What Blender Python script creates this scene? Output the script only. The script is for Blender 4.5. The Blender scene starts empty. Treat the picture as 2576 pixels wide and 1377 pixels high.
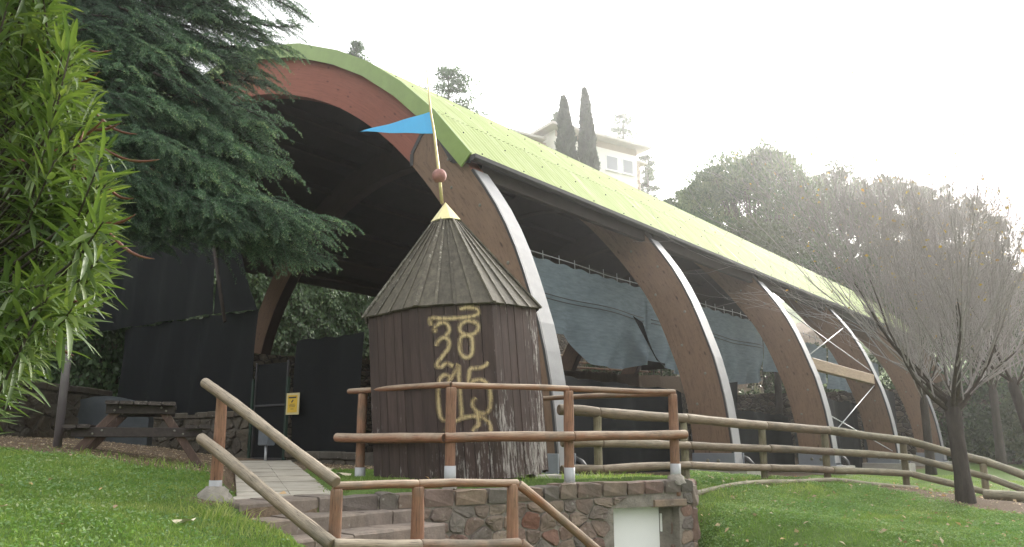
import bpy, math, random
import numpy as np
from mathutils import Vector, Matrix

# ------------------------------------------------------------------ camera, world, sun, exposure
SC = bpy.context.scene
COL = SC.collection
random.seed(7)
RNG = np.random.default_rng(7)
EYE = 1.6
FPX = 800.0 * 2.5156                      # focal length in pixels of a 2576 wide view
PITCH = math.atan((1108 - 688.5) / FPX)
CP, SP = math.cos(PITCH), math.sin(PITCH)
cam_data = bpy.data.cameras.new('camera')
cam_data.sensor_width = 36.0
cam_data.lens = 28.125
cam_data.clip_start = 0.05
cam_data.clip_end = 3000
cam = bpy.data.objects.new('camera', cam_data)
COL.objects.link(cam)
cam.location = (0, 0, EYE)
cam.rotation_euler = (math.pi / 2 + PITCH, 0, 0)
SC.camera = cam

SUN_AZ, SUN_EL = math.radians(38), math.radians(25)
world = bpy.data.worlds.new('World')
SC.world = world
world.use_nodes = True
wn = world.node_tree
wn.nodes.clear()
sky = wn.nodes.new('ShaderNodeTexSky')
sky.sky_type = 'NISHITA'
sky.sun_disc = False
sky.sun_elevation = SUN_EL
sky.sun_rotation = SUN_AZ
sky.air_density = 1.0
sky.dust_density = 6.0
sky.ozone_density = 1.0
hs = wn.nodes.new('ShaderNodeHueSaturation')
hs.inputs['Saturation'].default_value = 0.22
bg = wn.nodes.new('ShaderNodeBackground')
bg.inputs['Strength'].default_value = 0.10
wo = wn.nodes.new('ShaderNodeOutputWorld')
wn.links.new(sky.outputs[0], hs.inputs['Color'])
wn.links.new(hs.outputs[0], bg.inputs['Color'])
cloud = wn.nodes.new('ShaderNodeBackground')              # even white overcast in front of the blue
cloud.inputs['Color'].default_value = (.98, .99, 1.0, 1)
cloud.inputs['Strength'].default_value = 0.52
addw = wn.nodes.new('ShaderNodeAddShader')
wn.links.new(bg.outputs[0], addw.inputs[0])
wn.links.new(cloud.outputs[0], addw.inputs[1])
wn.links.new(addw.outputs[0], wo.inputs['Surface'])

sd = bpy.data.lights.new('sun', 'SUN')
sd.energy = 1.9
sd.angle = math.radians(14)
sd.color = (1.0, 0.95, 0.86)
sun = bpy.data.objects.new('sun', sd)
COL.objects.link(sun)
sdir = Vector((math.sin(SUN_AZ) * math.cos(SUN_EL), math.cos(SUN_AZ) * math.cos(SUN_EL), math.sin(SUN_EL)))
sun.rotation_euler = sdir.to_track_quat('Z', 'Y').to_euler()
sun.location = (20, 20, 30)

SC.view_settings.view_transform = 'Standard'
SC.view_settings.look = 'None'
SC.view_settings.gamma = 1.0
SC.view_settings.use_curve_mapping = False
SC.view_settings.exposure = 1.35
SC.render.engine = 'CYCLES'
SC.cycles.use_denoising = True
SC.cycles.max_bounces = 6
SC.cycles.diffuse_bounces = 3
SC.cycles.glossy_bounces = 2
SC.cycles.transmission_bounces = 3
SC.cycles.transparent_max_bounces = 8
SC.cycles.volume_bounces = 1
SC.cycles.sample_clamp_indirect = 4

# ------------------------------------------------------------------ measuring helpers
def ray(x, y):
    u = (x - 1288) / FPX
    v = (688.5 - y) / FPX
    d = np.array([u, CP - v * SP, SP + v * CP])
    return d / d[1]

def at(x, y, Y):
    d = ray(x, y) * Y
    return Vector((d[0], d[1], d[2] + EYE))

TH = math.radians(39.787)
A = Vector((math.sin(TH), math.cos(TH), 0))        # along the pavilion
B = Vector((-math.cos(TH), math.sin(TH), 0))       # across it, from the near feet to the far feet
P0 = Vector((0.7316, 13.3, 0))
def pav(s, z, t):
    p = P0 + B * s + A * t
    return Vector((p.x, p.y, z - 0.011 * t))
def st_of(x, y):
    dx, dy = x - P0.x, y - P0.y
    return dx * B.x + dy * B.y, dx * A.x + dy * A.y

# ------------------------------------------------------------------ object helpers
def tag(o, label=None, cat=None, group=None, kind=None):
    if label: o['label'] = label
    if cat: o['category'] = cat
    if group: o['group'] = group
    if kind: o['kind'] = kind
    return o

def thing(name, label, cat, loc=(0, 0, 0), group=None, rot=None):
    o = bpy.data.objects.new(name, None)
    COL.objects.link(o)
    o.location = loc
    if rot: o.rotation_euler = rot
    o.empty_display_size = 0.2
    return tag(o, label, cat, group)

def root_loc(parent):
    p = Vector((0, 0, 0))
    while parent is not None:
        p += parent.location
        parent = parent.parent
    return p

class MB:
    def __init__(self):
        self.v, self.f, self.uv, self.sm = [], [], [], []
    def vert(self, p):
        self.v.append((p[0], p[1], p[2])); return len(self.v) - 1
    def face(self, ids, uv=None, smooth=False):
        self.f.append(tuple(ids)); self.uv.append(uv); self.sm.append(smooth)
    def poly(self, pts, uv=None):
        self.face([self.vert(p) for p in pts], uv)
    def hexa(self, c):
        """eight corners: bottom four then top four, both counter-clockwise seen from above"""
        i = [self.vert(p) for p in c]
        for q in ((3, 2, 1, 0), (4, 5, 6, 7), (0, 1, 5, 4), (1, 2, 6, 5), (2, 3, 7, 6), (3, 0, 4, 7)):
            self.face([i[k] for k in q])
    def box(self, c, ax, ay, az):
        """centre and three half axes"""
        c, ax, ay, az = Vector(c), Vector(ax), Vector(ay), Vector(az)
        self.hexa([c - ax - ay - az, c + ax - ay - az, c + ax + ay - az, c - ax + ay - az,
                   c - ax - ay + az, c + ax - ay + az, c + ax + ay + az, c - ax + ay + az])
    def bbox(self, c, ax, ay, az, bev=0.008):
        """box with chamfered long edges (along ax)"""
        c, ax, ay, az = Vector(c), Vector(ax), Vector(ay), Vector(az)
        by, bz = ay.normalized() * min(bev, ay.length * .4), az.normalized() * min(bev, az.length * .4)
        ring = [-ay + by - az, ay - by - az, ay - az + bz, ay + az - bz, ay - by + az, -ay + by + az, -ay + az - bz, -ay - az + bz]
        a = [self.vert(c - ax + r) for r in ring]
        b = [self.vert(c + ax + r) for r in ring]
        n = len(ring)
        for k in range(n):
            self.face([a[k], a[(k + 1) % n], b[(k + 1) % n], b[k]])
        self.face(a[::-1]); self.face(b)
    def tube(self, pts, radii, seg=8, cap=True, smooth=True, wob=0.0, v0=0.0):
        pts = [Vector(p) for p in pts]
        if not isinstance(radii, (list, tuple)):
            radii = [radii] * len(pts)
        n = len(pts)
        tan = []
        for k in range(n):
            d = pts[min(k + 1, n - 1)] - pts[max(k - 1, 0)]
            tan.append(d.normalized() if d.length > 1e-9 else Vector((0, 0, 1)))
        ref = Vector((0, 0, 1)) if abs(tan[0].z) < .9 else Vector((1, 0, 0))
        u = tan[0].cross(ref).normalized()
        rings = []
        L = v0
        vs = []
        for k in range(n):
            u = (u - tan[k] * u.dot(tan[k])).normalized()
            w = tan[k].cross(u)
            if k: L += (pts[k] - pts[k - 1]).length
            vs.append(L)
            r = []
            for j in range(seg):
                a = 2 * math.pi * j / seg
                rr = radii[k] * (1 + (random.uniform(-wob, wob) if wob else 0))
                r.append(self.vert(pts[k] + u * (math.cos(a) * rr) + w * (math.sin(a) * rr)))
            rings.append(r)
        for k in range(n - 1):
            for j in range(seg):
                j2 = (j + 1) % seg
                self.face([rings[k][j], rings[k][j2], rings[k + 1][j2], rings[k + 1][j]],
                          [(j / seg, vs[k]), ((j + 1) / seg, vs[k]), ((j + 1) / seg, vs[k + 1]), (j / seg, vs[k + 1])], smooth)
        if cap:
            self.face(rings[0][::-1], [(.5, 0)] * seg); self.face(rings[-1], [(.5, 0)] * seg)
    def lathe(self, c, prof, seg=16, axis=None, smooth=True):
        c = Vector(c)
        az = Vector(axis).normalized() if axis else Vector((0, 0, 1))
        ax = az.orthogonal().normalized(); ay = az.cross(ax)
        rings = [[self.vert(c + az * h + (ax * math.cos(2 * math.pi * j / seg) + ay * math.sin(2 * math.pi * j / seg)) * r) for j in range(seg)] for r, h in prof]
        for k in range(len(rings) - 1):
            for j in range(seg):
                j2 = (j + 1) % seg
                self.face([rings[k][j], rings[k][j2], rings[k + 1][j2], rings[k + 1][j]], None, smooth)
        self.face(rings[0][::-1]); self.face(rings[-1])
    def build(self, name, mat, parent=None, local=False):
        off = Vector((0, 0, 0)) if local else root_loc(parent)
        me = bpy.data.meshes.new(name)
        me.from_pydata([(a - off.x, b - off.y, c - off.z) for a, b, c in self.v], [], self.f)
        if any(u is not None for u in self.uv):
            l = me.uv_layers.new(name='UVMap')
            k = 0
            for f, u in zip(self.f, self.uv):
                for j in range(len(f)):
                    if u is not None: l.data[k].uv = u[j]
                    k += 1
        me.polygons.foreach_set('use_smooth', self.sm)
        if mat: me.materials.append(mat)
        o = bpy.data.objects.new(name, me)
        COL.objects.link(o)
        o.parent = parent
        return o

def mesh_np(name, V, F, mat, parent=None, rnd=None, smooth=False, local=False, attr='rnd', uv=None):
    """big meshes from numpy arrays: V (n,3), F (m,3) or (m,4); rnd one float per face"""
    V = np.asarray(V, dtype=np.float32); F = np.asarray(F, dtype=np.int32)
    if not local:
        V = V - np.array(root_loc(parent), dtype=np.float32)
    me = bpy.data.meshes.new(name)
    m, k = F.shape
    me.vertices.add(len(V)); me.vertices.foreach_set('co', V.ravel())
    me.loops.add(m * k); me.loops.foreach_set('vertex_index', F.ravel())
    me.polygons.add(m)
    me.polygons.foreach_set('loop_start', np.arange(0, m * k, k, dtype=np.int32))
    me.update(calc_edges=True)
    if smooth: me.polygons.foreach_set('use_smooth', np.ones(m, dtype=bool))
    if rnd is not None:
        at_ = me.attributes.new(attr, 'FLOAT', 'FACE')
        at_.data.foreach_set('value', np.asarray(rnd, dtype=np.float32))
    if uv is not None:
        l = me.uv_layers.new(name='UVMap')
        l.data.foreach_set('uv', np.asarray(uv, dtype=np.float32).ravel())
    me.validate(verbose=False)
    if mat: me.materials.append(mat)
    o = bpy.data.objects.new(name, me)
    COL.objects.link(o)
    o.parent = parent
    return o

# ------------------------------------------------------------------ materials
def new_mat(name):
    m = bpy.data.materials.new(name)
    m.use_nodes = True
    nt = m.node_tree
    nt.nodes.clear()
    out = nt.nodes.new('ShaderNodeOutputMaterial')
    p = nt.nodes.new('ShaderNodeBsdfPrincipled')
    nt.links.new(p.outputs[0], out.inputs['Surface'])
    return m, nt, p, out

class G:
    """small node graph writer"""
    def __init__(self, nt): self.nt = nt
    def n(self, t, **kw):
        x = self.nt.nodes.new(t)
        for k, v in kw.items(): setattr(x, k, v)
        return x
    def l(self, a, b): self.nt.links.new(a, b)
    def coord(self, kind='Object', scale=(1, 1, 1), rot=(0, 0, 0)):
        tc = self.n('ShaderNodeTexCoord')
        mp = self.n('ShaderNodeMapping')
        mp.inputs['Scale'].default_value = scale
        mp.inputs['Rotation'].default_value = rot
        self.l(tc.outputs[kind], mp.inputs['Vector'])
        return mp.outputs[0]
    def noise(self, vec, scale, detail=4, rough=.6, dist=0.0):
        x = self.n('ShaderNodeTexNoise')
        x.inputs['Scale'].default_value = scale
        x.inputs['Detail'].default_value = detail
        x.inputs['Roughness'].default_value = rough
        x.inputs['Distortion'].default_value = dist
        if vec is not None: self.l(vec, x.inputs['Vector'])
        return x.outputs['Fac']
    def vor(self, vec, scale, feature='F1', out='Distance'):
        x = self.n('ShaderNodeTexVoronoi', feature=feature)
        x.inputs['Scale'].default_value = scale
        if vec is not None: self.l(vec, x.inputs['Vector'])
        return x.outputs[out]
    def ramp(self, fac, stops):
        x = self.n('ShaderNodeValToRGB')
        e = x.color_ramp.elements
        while len(e) < len(stops): e.new(.5)
        for k, (p, c) in enumerate(stops):
            e[k].position = p
            e[k].color = (c[0], c[1], c[2], 1) if not isinstance(c, (int, float)) else (c, c, c, 1)
        self.l(fac, x.inputs['Fac'])
        return x.outputs['Color']
    def mix(self, fac, a, b, blend='MIX'):
        x = self.n('ShaderNodeMix', data_type='RGBA', blend_type=blend)
        for s, v in ((0, fac), (6, a), (7, b)):
            if isinstance(v, (int, float)): x.inputs[s].default_value = v
            elif isinstance(v, tuple): x.inputs[s].default_value = (v[0], v[1], v[2], 1)
            else: self.l(v, x.inputs[s])
        return x.outputs[2]
    def math(self, op, a, b=0.0, clamp=False):
        x = self.n('ShaderNodeMath', operation=op, use_clamp=clamp)
        for s, v in ((0, a), (1, b)):
            if isinstance(v, (int, float)): x.inputs[s].default_value = v
            else: self.l(v, x.inputs[s])
        return x.outputs[0]
    def bump(self, h, strength, dist, p):
        x = self.n('ShaderNodeBump')
        x.inputs['Strength'].default_value = strength
        x.inputs['Distance'].default_value = dist
        self.l(h, x.inputs['Height'])
        self.l(x.outputs[0], p.inputs['Normal'])
    def objrand(self):
        return self.n('ShaderNodeObjectInfo').outputs['Random']
    def attr(self, name):
        x = self.n('ShaderNodeAttribute'); x.attribute_name = name
        return x.outputs['Fac']

def scale_col(c, f): return (c[0] * f, c[1] * f, c[2] * f)

def simple(name, col, rough=.6, metal=0.0, var=.25, scale=6.0, bump=.0, bd=.01, stretch=(1, 1, 1), rand=0.0, spec=.5):
    m, nt, p, o = new_mat(name)
    g = G(nt)
    c = g.coord('Object', stretch)
    n = g.noise(c, scale, 6, .65)
    colr = g.ramp(n, [(.25, scale_col(col, 1 - var)), (.75, scale_col(col, 1 + var))])
    if rand:
        r = g.math('MULTIPLY_ADD', g.objrand(), 2 * rand); 
        x = g.n('ShaderNodeMath', operation='ADD'); g.l(r, x.inputs[0]); x.inputs[1].default_value = 1 - rand - .5 + .0
        hsv = g.n('ShaderNodeHueSaturation'); g.l(x.outputs[0], hsv.inputs['Value']); g.l(colr, hsv.inputs['Color'])
        colr = hsv.outputs[0]
    g.l(colr, p.inputs['Base Color'])
    p.inputs['Roughness'].default_value = rough
    p.inputs['Metallic'].default_value = metal
    p.inputs['Specular IOR Level'].default_value = spec
    if bump: g.bump(g.noise(c, scale * 3, 5, .7), bump, bd, p)
    return m

def leaf_mat(name, c0, c1, c2=None, rough=.5, trans=.3, spec=.3, tint=None, vary=0.0):
    """foliage: colour varies with the face attribute rnd, part of the light passes through"""
    m, nt, p, o = new_mat(name)
    g = G(nt)
    stops = [(0, c0), (1, c1)] if c2 is None else [(0, c0), (.6, c1), (1, c2)]
    col = g.ramp(g.attr('rnd'), stops)
    if vary:
        hv = g.n('ShaderNodeHueSaturation'); g.l(g.math('ADD', g.math('MULTIPLY', g.objrand(), 2 * vary), 1 - vary), hv.inputs['Value'])
        g.l(g.math('ADD', g.math('MULTIPLY', g.objrand(), -.05), .515), hv.inputs['Hue']); g.l(col, hv.inputs['Color']); col = hv.outputs[0]
    g.l(col, p.inputs['Base Color'])
    p.inputs['Roughness'].default_value = rough
    p.inputs['Specular IOR Level'].default_value = spec
    if trans:
        t = g.n('ShaderNodeBsdfTranslucent')
        tc = g.mix(1.0, col, tint or (1.0, 1.15, .55), 'MULTIPLY')
        g.l(tc, t.inputs['Color'])
        mx = g.n('ShaderNodeMixShader'); mx.inputs[0].default_value = trans
        g.l(p.outputs[0], mx.inputs[1]); g.l(t.outputs[0], mx.inputs[2])
        g.l(mx.outputs[0], o.inputs['Surface'])
    return m

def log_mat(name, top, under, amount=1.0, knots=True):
    """round timber: paler on upward facing sides, redder below"""
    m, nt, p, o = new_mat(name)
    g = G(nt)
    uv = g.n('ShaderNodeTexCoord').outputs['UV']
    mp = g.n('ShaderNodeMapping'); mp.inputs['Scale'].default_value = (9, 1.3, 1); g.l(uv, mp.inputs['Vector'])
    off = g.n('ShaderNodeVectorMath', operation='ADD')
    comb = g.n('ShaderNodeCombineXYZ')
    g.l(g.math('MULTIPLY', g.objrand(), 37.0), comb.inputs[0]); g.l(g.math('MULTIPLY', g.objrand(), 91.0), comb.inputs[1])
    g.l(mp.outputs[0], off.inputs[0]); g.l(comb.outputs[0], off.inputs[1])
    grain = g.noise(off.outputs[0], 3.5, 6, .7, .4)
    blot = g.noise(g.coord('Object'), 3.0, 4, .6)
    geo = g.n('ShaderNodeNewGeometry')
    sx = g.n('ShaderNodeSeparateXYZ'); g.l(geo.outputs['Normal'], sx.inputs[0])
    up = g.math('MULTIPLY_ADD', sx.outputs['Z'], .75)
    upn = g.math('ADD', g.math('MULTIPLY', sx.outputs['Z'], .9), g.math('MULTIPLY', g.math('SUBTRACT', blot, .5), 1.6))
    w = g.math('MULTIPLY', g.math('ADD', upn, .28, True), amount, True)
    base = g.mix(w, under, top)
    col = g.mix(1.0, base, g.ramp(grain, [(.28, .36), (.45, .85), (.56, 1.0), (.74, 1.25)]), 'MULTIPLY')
    if knots:
        kn = g.vor(off.outputs[0], .9)
        col = g.mix(g.ramp(kn, [(.05, .85), (.12, 0.0)]), col, scale_col(under, .35))
    mc = g.n('ShaderNodeMapping'); mc.inputs['Scale'].default_value = (11, .55, 1); g.l(uv, mc.inputs['Vector'])
    oc = g.n('ShaderNodeVectorMath', operation='ADD'); g.l(mc.outputs[0], oc.inputs[0]); g.l(comb.outputs[0], oc.inputs[1])
    crack = g.noise(oc.outputs[0], 2.0, 3, .5, .3)
    col = g.mix(g.ramp(crack, [(.485, 0.0), (.497, .85), (.503, .85), (.515, 0.0)]), col, (.035, .025, .018))
    gr = g.noise(g.coord('Object'), 1.7, 5, .7)
    col = g.mix(g.ramp(gr, [(.50, 0.0), (.68, .6)]), col, (.10, .095, .075))
    hsv = g.n('ShaderNodeHueSaturation')
    g.l(g.math('ADD', g.math('MULTIPLY', g.objrand(), .35), .82), hsv.inputs['Value']); g.l(col, hsv.inputs['Color'])
    g.l(hsv.outputs[0], p.inputs['Base Color'])
    p.inputs['Roughness'].default_value = .75
    p.inputs['Specular IOR Level'].default_value = .3
    g.bump(grain, .5, .006, p)
    return m

M = {}
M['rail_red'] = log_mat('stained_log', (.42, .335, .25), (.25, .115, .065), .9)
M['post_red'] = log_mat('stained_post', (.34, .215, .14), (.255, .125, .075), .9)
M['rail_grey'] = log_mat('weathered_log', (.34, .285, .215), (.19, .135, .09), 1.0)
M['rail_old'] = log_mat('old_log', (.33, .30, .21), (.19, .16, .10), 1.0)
M['galv'] = simple('galvanised_steel', (.46, .47, .48), .45, .6, .12, 12)
M['collar'] = simple('grey_collar', (.37, .375, .38), .6, 0, .1, 14)
M['flashing'] = simple('silver_flashing', (.27, .268, .272), .62, .2, .14, 3, 0, .01, (1, 1, 1), 0, .2)
M['dark_metal'] = simple('dark_metal', (.045, .043, .045), .5, .3, .2, 5)
M['shoe'] = simple('steel_shoe', (.25, .27, .30), .5, .4, .12, 5)
M['concrete'] = simple('concrete', (.33, .31, .27), .9, 0, .25, 4, .5, .01)
M['rock'] = simple('lumpy_concrete', (.29, .265, .225), .9, 0, .35, 9, .8, .03)
M['white_door'] = simple('white_door', (.84, .83, .80), .45, 0, .03, 3)
M['black_print'] = simple('black_print', (.03, .03, .03), .6)
M['bolt'] = simple('bolt_head', (.20, .19, .16), .5, .5, .2, 20)
M['soil'] = simple('soil', (.12, .085, .055), .95, 0, .4, 5, .8, .03)

def m_glulam(name, col, dark, stretch):
    m, nt, p, o = new_mat(name)
    g = G(nt)
    c = g.coord('UV', stretch)
    n = g.noise(c, 2.2, 7, .72, .3)
    big = g.noise(g.coord('Object'), .9, 4, .6)
    col1 = g.ramp(n, [(.28, dark), (.46, scale_col(col, .9)), (.6, col), (.8, scale_col(col, 1.35))])
    col2 = g.mix(g.ramp(big, [(.3, .0), (.75, .35)]), col1, scale_col(col, 1.25))
    fl = g.noise(c, 9.0, 3, .5)
    col3 = g.mix(g.ramp(fl, [(.60, 0.0), (.70, .7)]), col2, scale_col(dark, .6))
    kt = g.vor(g.coord('UV', (2.6, 1.1, 1)), 2.0)
    col3 = g.mix(g.ramp(kt, [(.07, .7), (.15, 0.0)]), col3, scale_col(dark, .5))
    g.l(col3, p.inputs['Base Color'])
    p.inputs['Roughness'].default_value = .72
    p.inputs['Specular IOR Level'].default_value = .3
    g.bump(n, .4, .008, p)
    return m
M['glulam'] = m_glulam('brown_glulam', (.20, .128, .086), (.075, .047, .034), (7, .9, 1))
M['redwood'] = m_glulam('red_painted_glulam', (.27, .095, .065), (.19, .065, .045), (12, .35, 1))
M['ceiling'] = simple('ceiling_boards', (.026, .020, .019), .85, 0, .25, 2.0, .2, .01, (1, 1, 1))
M['dim_arch'] = simple('shade_dark_arch', (.05, .030, .024), .8, 0, .25, 3.0)  # arches under the roof: interior shade put into the colour
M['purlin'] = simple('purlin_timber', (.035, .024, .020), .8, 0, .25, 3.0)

def m_roof():
    m, nt, p, o = new_mat('green_roof_sheet')
    g = G(nt)
    c = g.coord('UV', (1, 1, 1))
    st = g.noise(g.coord('UV', (4.0, .22, 1)), 2.0, 6, .7)
    st2 = g.noise(g.coord('UV', (.35, .25, 1)), 1.3, 4, .6)
    col = g.ramp(st, [(.3, (.30, .36, .145)), (.5, (.385, .44, .20)), (.75, (.49, .53, .31))])
    k = g.math('MULTIPLY', g.ramp(st, [(.60, 0.0), (.66, 1.0)]), g.ramp(st2, [(.45, 0.0), (.58, 1.0)]))
    col = g.mix(g.math('MULTIPLY', k, .7), col, (.74, .75, .66))
    dr = g.noise(g.coord('UV', (2.2, .5, 1)), 1.1, 6, .7)
    col = g.mix(g.ramp(dr, [(.55, 0.0), (.75, .45)]), col, (.20, .22, .10))
    sp = g.noise(c, 16.0, 3, .5)
    col = g.mix(g.ramp(sp, [(.68, 0.0), (.74, .5)]), col, (.12, .15, .05))
    g.l(col, p.inputs['Base Color'])
    p.inputs['Roughness'].default_value = .65
    p.inputs['Specular IOR Level'].default_value = .15
    return m
M['roof'] = m_roof()
M['fascia'] = simple('green_fascia', (.20, .29, .065), .4, 0, .12, 2.5)

def m_boards(name, base, base2, peel, stretch=(5, 5, .5), wear=0.0):
    """old painted boards; obj.color: red = brightness, green = how much paint has peeled"""
    m, nt, p, o = new_mat(name)
    g = G(nt)
    oi = g.n('ShaderNodeObjectInfo')
    sc = g.n('ShaderNodeSeparateColor'); g.l(oi.outputs['Color'], sc.inputs[0])
    off = g.n('ShaderNodeVectorMath', operation='ADD')
    comb = g.n('ShaderNodeCombineXYZ'); g.l(g.math('MULTIPLY', oi.outputs['Random'], 50.0), comb.inputs[0])
    g.l(g.coord('Object', stretch), off.inputs[0]); g.l(comb.outputs[0], off.inputs[1])
    v = off.outputs[0]
    n = g.noise(v, 4.0, 7, .72, .2)
    n2 = g.noise(v, 7.0, 5, .75, .5)
    big = g.noise(g.coord('Object', (1, 1, .7)), 1.6, 3, .6)
    col = g.ramp(n, [(.3, base), (.7, base2)])
    sz = g.n('ShaderNodeSeparateXYZ'); g.l(g.coord('Object'), sz.inputs[0])
    low = g.math('MULTIPLY', g.math('SUBTRACT', 1.15, sz.outputs['Z'], True), wear)     # paint wears off most near the ground
    thr = g.math('SUBTRACT', g.math('ADD', n2, g.math('MULTIPLY', big, .45)), g.math('SUBTRACT', 1.0, g.math('ADD', sc.outputs['Green'], low)))
    k = g.ramp(thr, [(.0, 0.0), (.05, 1.0)])
    k = g.math('MULTIPLY', k, g.ramp(g.noise(v, 22, 3, .6), [(.35, .15), (.6, 1.0)]))
    col = g.mix(k, col, peel)
    hv = g.n('ShaderNodeHueSaturation'); g.l(sc.outputs['Red'], hv.inputs['Value']); g.l(col, hv.inputs['Color'])
    g.l(hv.outputs[0], p.inputs['Base Color'])
    p.inputs['Roughness'].default_value = .75
    p.inputs['Specular IOR Level'].default_value = .35
    g.bump(n, .5, .006, p)
    return m
M['hut_wall'] = m_boards('dark_painted_boards', (.028, .019, .0165), (.068, .044, .038), (.31, .29, .27), wear=.12)
M['hut_roof'] = m_boards('mossy_roof_boards', (.046, .039, .029), (.135, .118, .086), (.34, .32, .27), (4, 4, .6))

def m_stone(name, cols, grime=.5):
    m, nt, p, o = new_mat(name)
    g = G(nt)
    r = g.objrand()
    base = g.ramp(r, [(k / (len(cols) - 1), c) for k, c in enumerate(cols)])
    v = g.coord('Object')
    n = g.noise(v, 5.0, 7, .7)
    n2 = g.noise(v, 1.3, 4, .6)
    col = g.mix(1.0, base, g.ramp(n, [(.25, .5), (.55, 1.0), (.8, 1.4)]), 'MULTIPLY')
    col = g.mix(g.math('MULTIPLY', g.ramp(n2, [(.45, 0.0), (.68, 1.0)]), grime), col, (.10, .095, .08))
    w = g.noise(v, 14.0, 4, .6)
    col = g.mix(g.ramp(w, [(.64, 0.0), (.72, .5)]), col, (.42, .40, .36))
    g.l(col, p.inputs['Base Color'])
    p.inputs['Roughness'].default_value = .88
    p.inputs['Specular IOR Level'].default_value = .25
    g.bump(g.noise(v, 11.0, 7, .7), .9, .02, p)
    return m
M['stone'] = m_stone('porphyry_stone', [(.21, .105, .075), (.18, .135, .11), (.25, .185, .135), (.15, .125, .11), (.20, .14, .105), (.25, .20, .155), (.175, .105, .085), (.19, .165, .14), (.135, .115, .10)])
M['dull_stone'] = m_stone('dull_stone', [(.085, .068, .052), (.105, .086, .062), (.07, .06, .05), (.115, .098, .07)], .6)  # darkened: shade on the walls under cedar and pavilion put into the colour
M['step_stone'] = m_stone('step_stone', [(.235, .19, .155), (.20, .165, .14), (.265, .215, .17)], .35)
M['dim_mortar'] = simple('shaded_mortar', (.075, .066, .054), .95, 0, .4, 6, 1.0, .03)  # dark copy of the mortar, shade put into its colour
M['mortar'] = simple('mortar', (.21, .185, .155), .95, 0, .45, 6, 1.0, .03)

def m_path():
    m, nt, p, o = new_mat('path_concrete')
    g = G(nt)
    v = g.coord('Object')
    n = g.noise(v, 3.0, 6, .65)
    st = g.noise(g.coord('Object', (1.2, 9, 1), (0, 0, .33)), 2.0, 5, .7)
    col = g.ramp(n, [(.3, (.30, .27, .215)), (.6, (.42, .385, .32)), (.8, (.50, .46, .39))])
    col = g.mix(g.ramp(st, [(.60, 0.0), (.68, .65)]), col, (.13, .10, .07))
    g.l(col, p.inputs['Base Color'])
    p.inputs['Roughness'].default_value = .9
    g.bump(n, .4, .01, p)
    return m
M['path'] = m_path()

def m_ground():
    m, nt, p, o = new_mat('ground_turf_and_earth')
    g = G(nt)
    v = g.coord('Object')
    n = g.noise(v, 2.2, 6, .7)
    f = g.noise(v, 26.0, 5, .75)
    lit = g.noise(v, 60.0, 3, .6)
    turf = g.ramp(f, [(.3, (.06, .10, .026)), (.55, (.11, .17, .045)), (.8, (.18, .23, .085))])
    earth = g.ramp(f, [(.3, (.085, .060, .040)), (.55, (.15, .11, .075)), (.8, (.25, .195, .14))])
    earth = g.mix(g.ramp(lit, [(.66, 0.0), (.72, .6)]), earth, (.36, .27, .15))
    k = g.math('ADD', g.attr('bare'), g.math('MULTIPLY', g.math('SUBTRACT', n, .5), .7))
    col = g.mix(g.ramp(k, [(.42, 0.0), (.58, 1.0)]), turf, earth)
    g.l(col, p.inputs['Base Color'])
    p.inputs['Roughness'].default_value = .95
    p.inputs['Specular IOR Level'].default_value = .15
    g.bump(f, .9, .03, p)
    return m
M['ground'] = m_ground()

def m_net(name, col, see=.0, trans=.0, weave=160.0):
    m, nt, p, o = new_mat(name)
    g = G(nt)
    v = g.coord('Object')
    n = g.noise(g.coord('Object', (1, 1, 6)), 3.0, 6, .7)
    big = g.noise(v, .8, 3, .5)
    c = g.ramp(n, [(.3, scale_col(col, .75)), (.7, scale_col(col, 1.25))])
    c = g.mix(g.ramp(big, [(.35, 0.0), (.7, .35)]), c, scale_col(col, 1.5))
    g.l(c, p.inputs['Base Color'])
    p.inputs['Roughness'].default_value = .8
    p.inputs['Specular IOR Level'].default_value = .2
    s = p.outputs[0]
    if trans:
        t = g.n('ShaderNodeBsdfTranslucent'); g.l(c, t.inputs['Color'])
        mx = g.n('ShaderNodeMixShader'); mx.inputs[0].default_value = trans
        g.l(s, mx.inputs[1]); g.l(t.outputs[0], mx.inputs[2]); s = mx.outputs[0]
    if see:
        t = g.n('ShaderNodeBsdfTransparent')
        mx = g.n('ShaderNodeMixShader'); mx.inputs[0].default_value = see
        g.l(s, mx.inputs[1]); g.l(t.outputs[0], mx.inputs[2]); s = mx.outputs[0]
    g.l(s, o.inputs['Surface'])
    return m
M['dark_net'] = m_net('dark_windbreak_mesh', (.0035, .0045, .006), .02)
M['blue_net'] = m_net('blue_shade_mesh', (.21, .265, .295), .05, .45)
M['green_paint'] = simple('green_paint', (.006, .026, .015), .5, 0, .2, 4)

def m_bark(name, c0, c1):
    m, nt, p, o = new_mat(name)
    g = G(nt)
    v = g.coord('Object', (3, 3, .7))
    n = g.noise(v, 5, 7, .75, .4)
    g.l(g.ramp(n, [(.3, c0), (.7, c1)]), p.inputs['Base Color'])
    p.inputs['Roughness'].default_value = .9
    p.inputs['Specular IOR Level'].default_value = .2
    g.bump(n, .9, .02, p)
    return m
M['bark'] = m_bark('bark', (.035, .027, .022), (.095, .078, .064))
M['twig'] = m_bark('twig_bark', (.23, .205, .20), (.41, .375, .36))
M['bark_dark'] = m_bark('cedar_bark', (.028, .023, .02), (.075, .063, .054))
M['grass'] = leaf_mat('grass_blade', (.115, .195, .05), (.205, .295, .08), (.40, .42, .18), .6, .5, .25)
M['clover'] = leaf_mat('clover_leaf', (.12, .22, .08), (.21, .32, .13), (.36, .41, .22), .55, .45, .35)
M['ivy'] = leaf_mat('ivy_leaf', (.024, .048, .018), (.065, .11, .044), (.15, .19, .08), .45, .15, .3)
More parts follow.
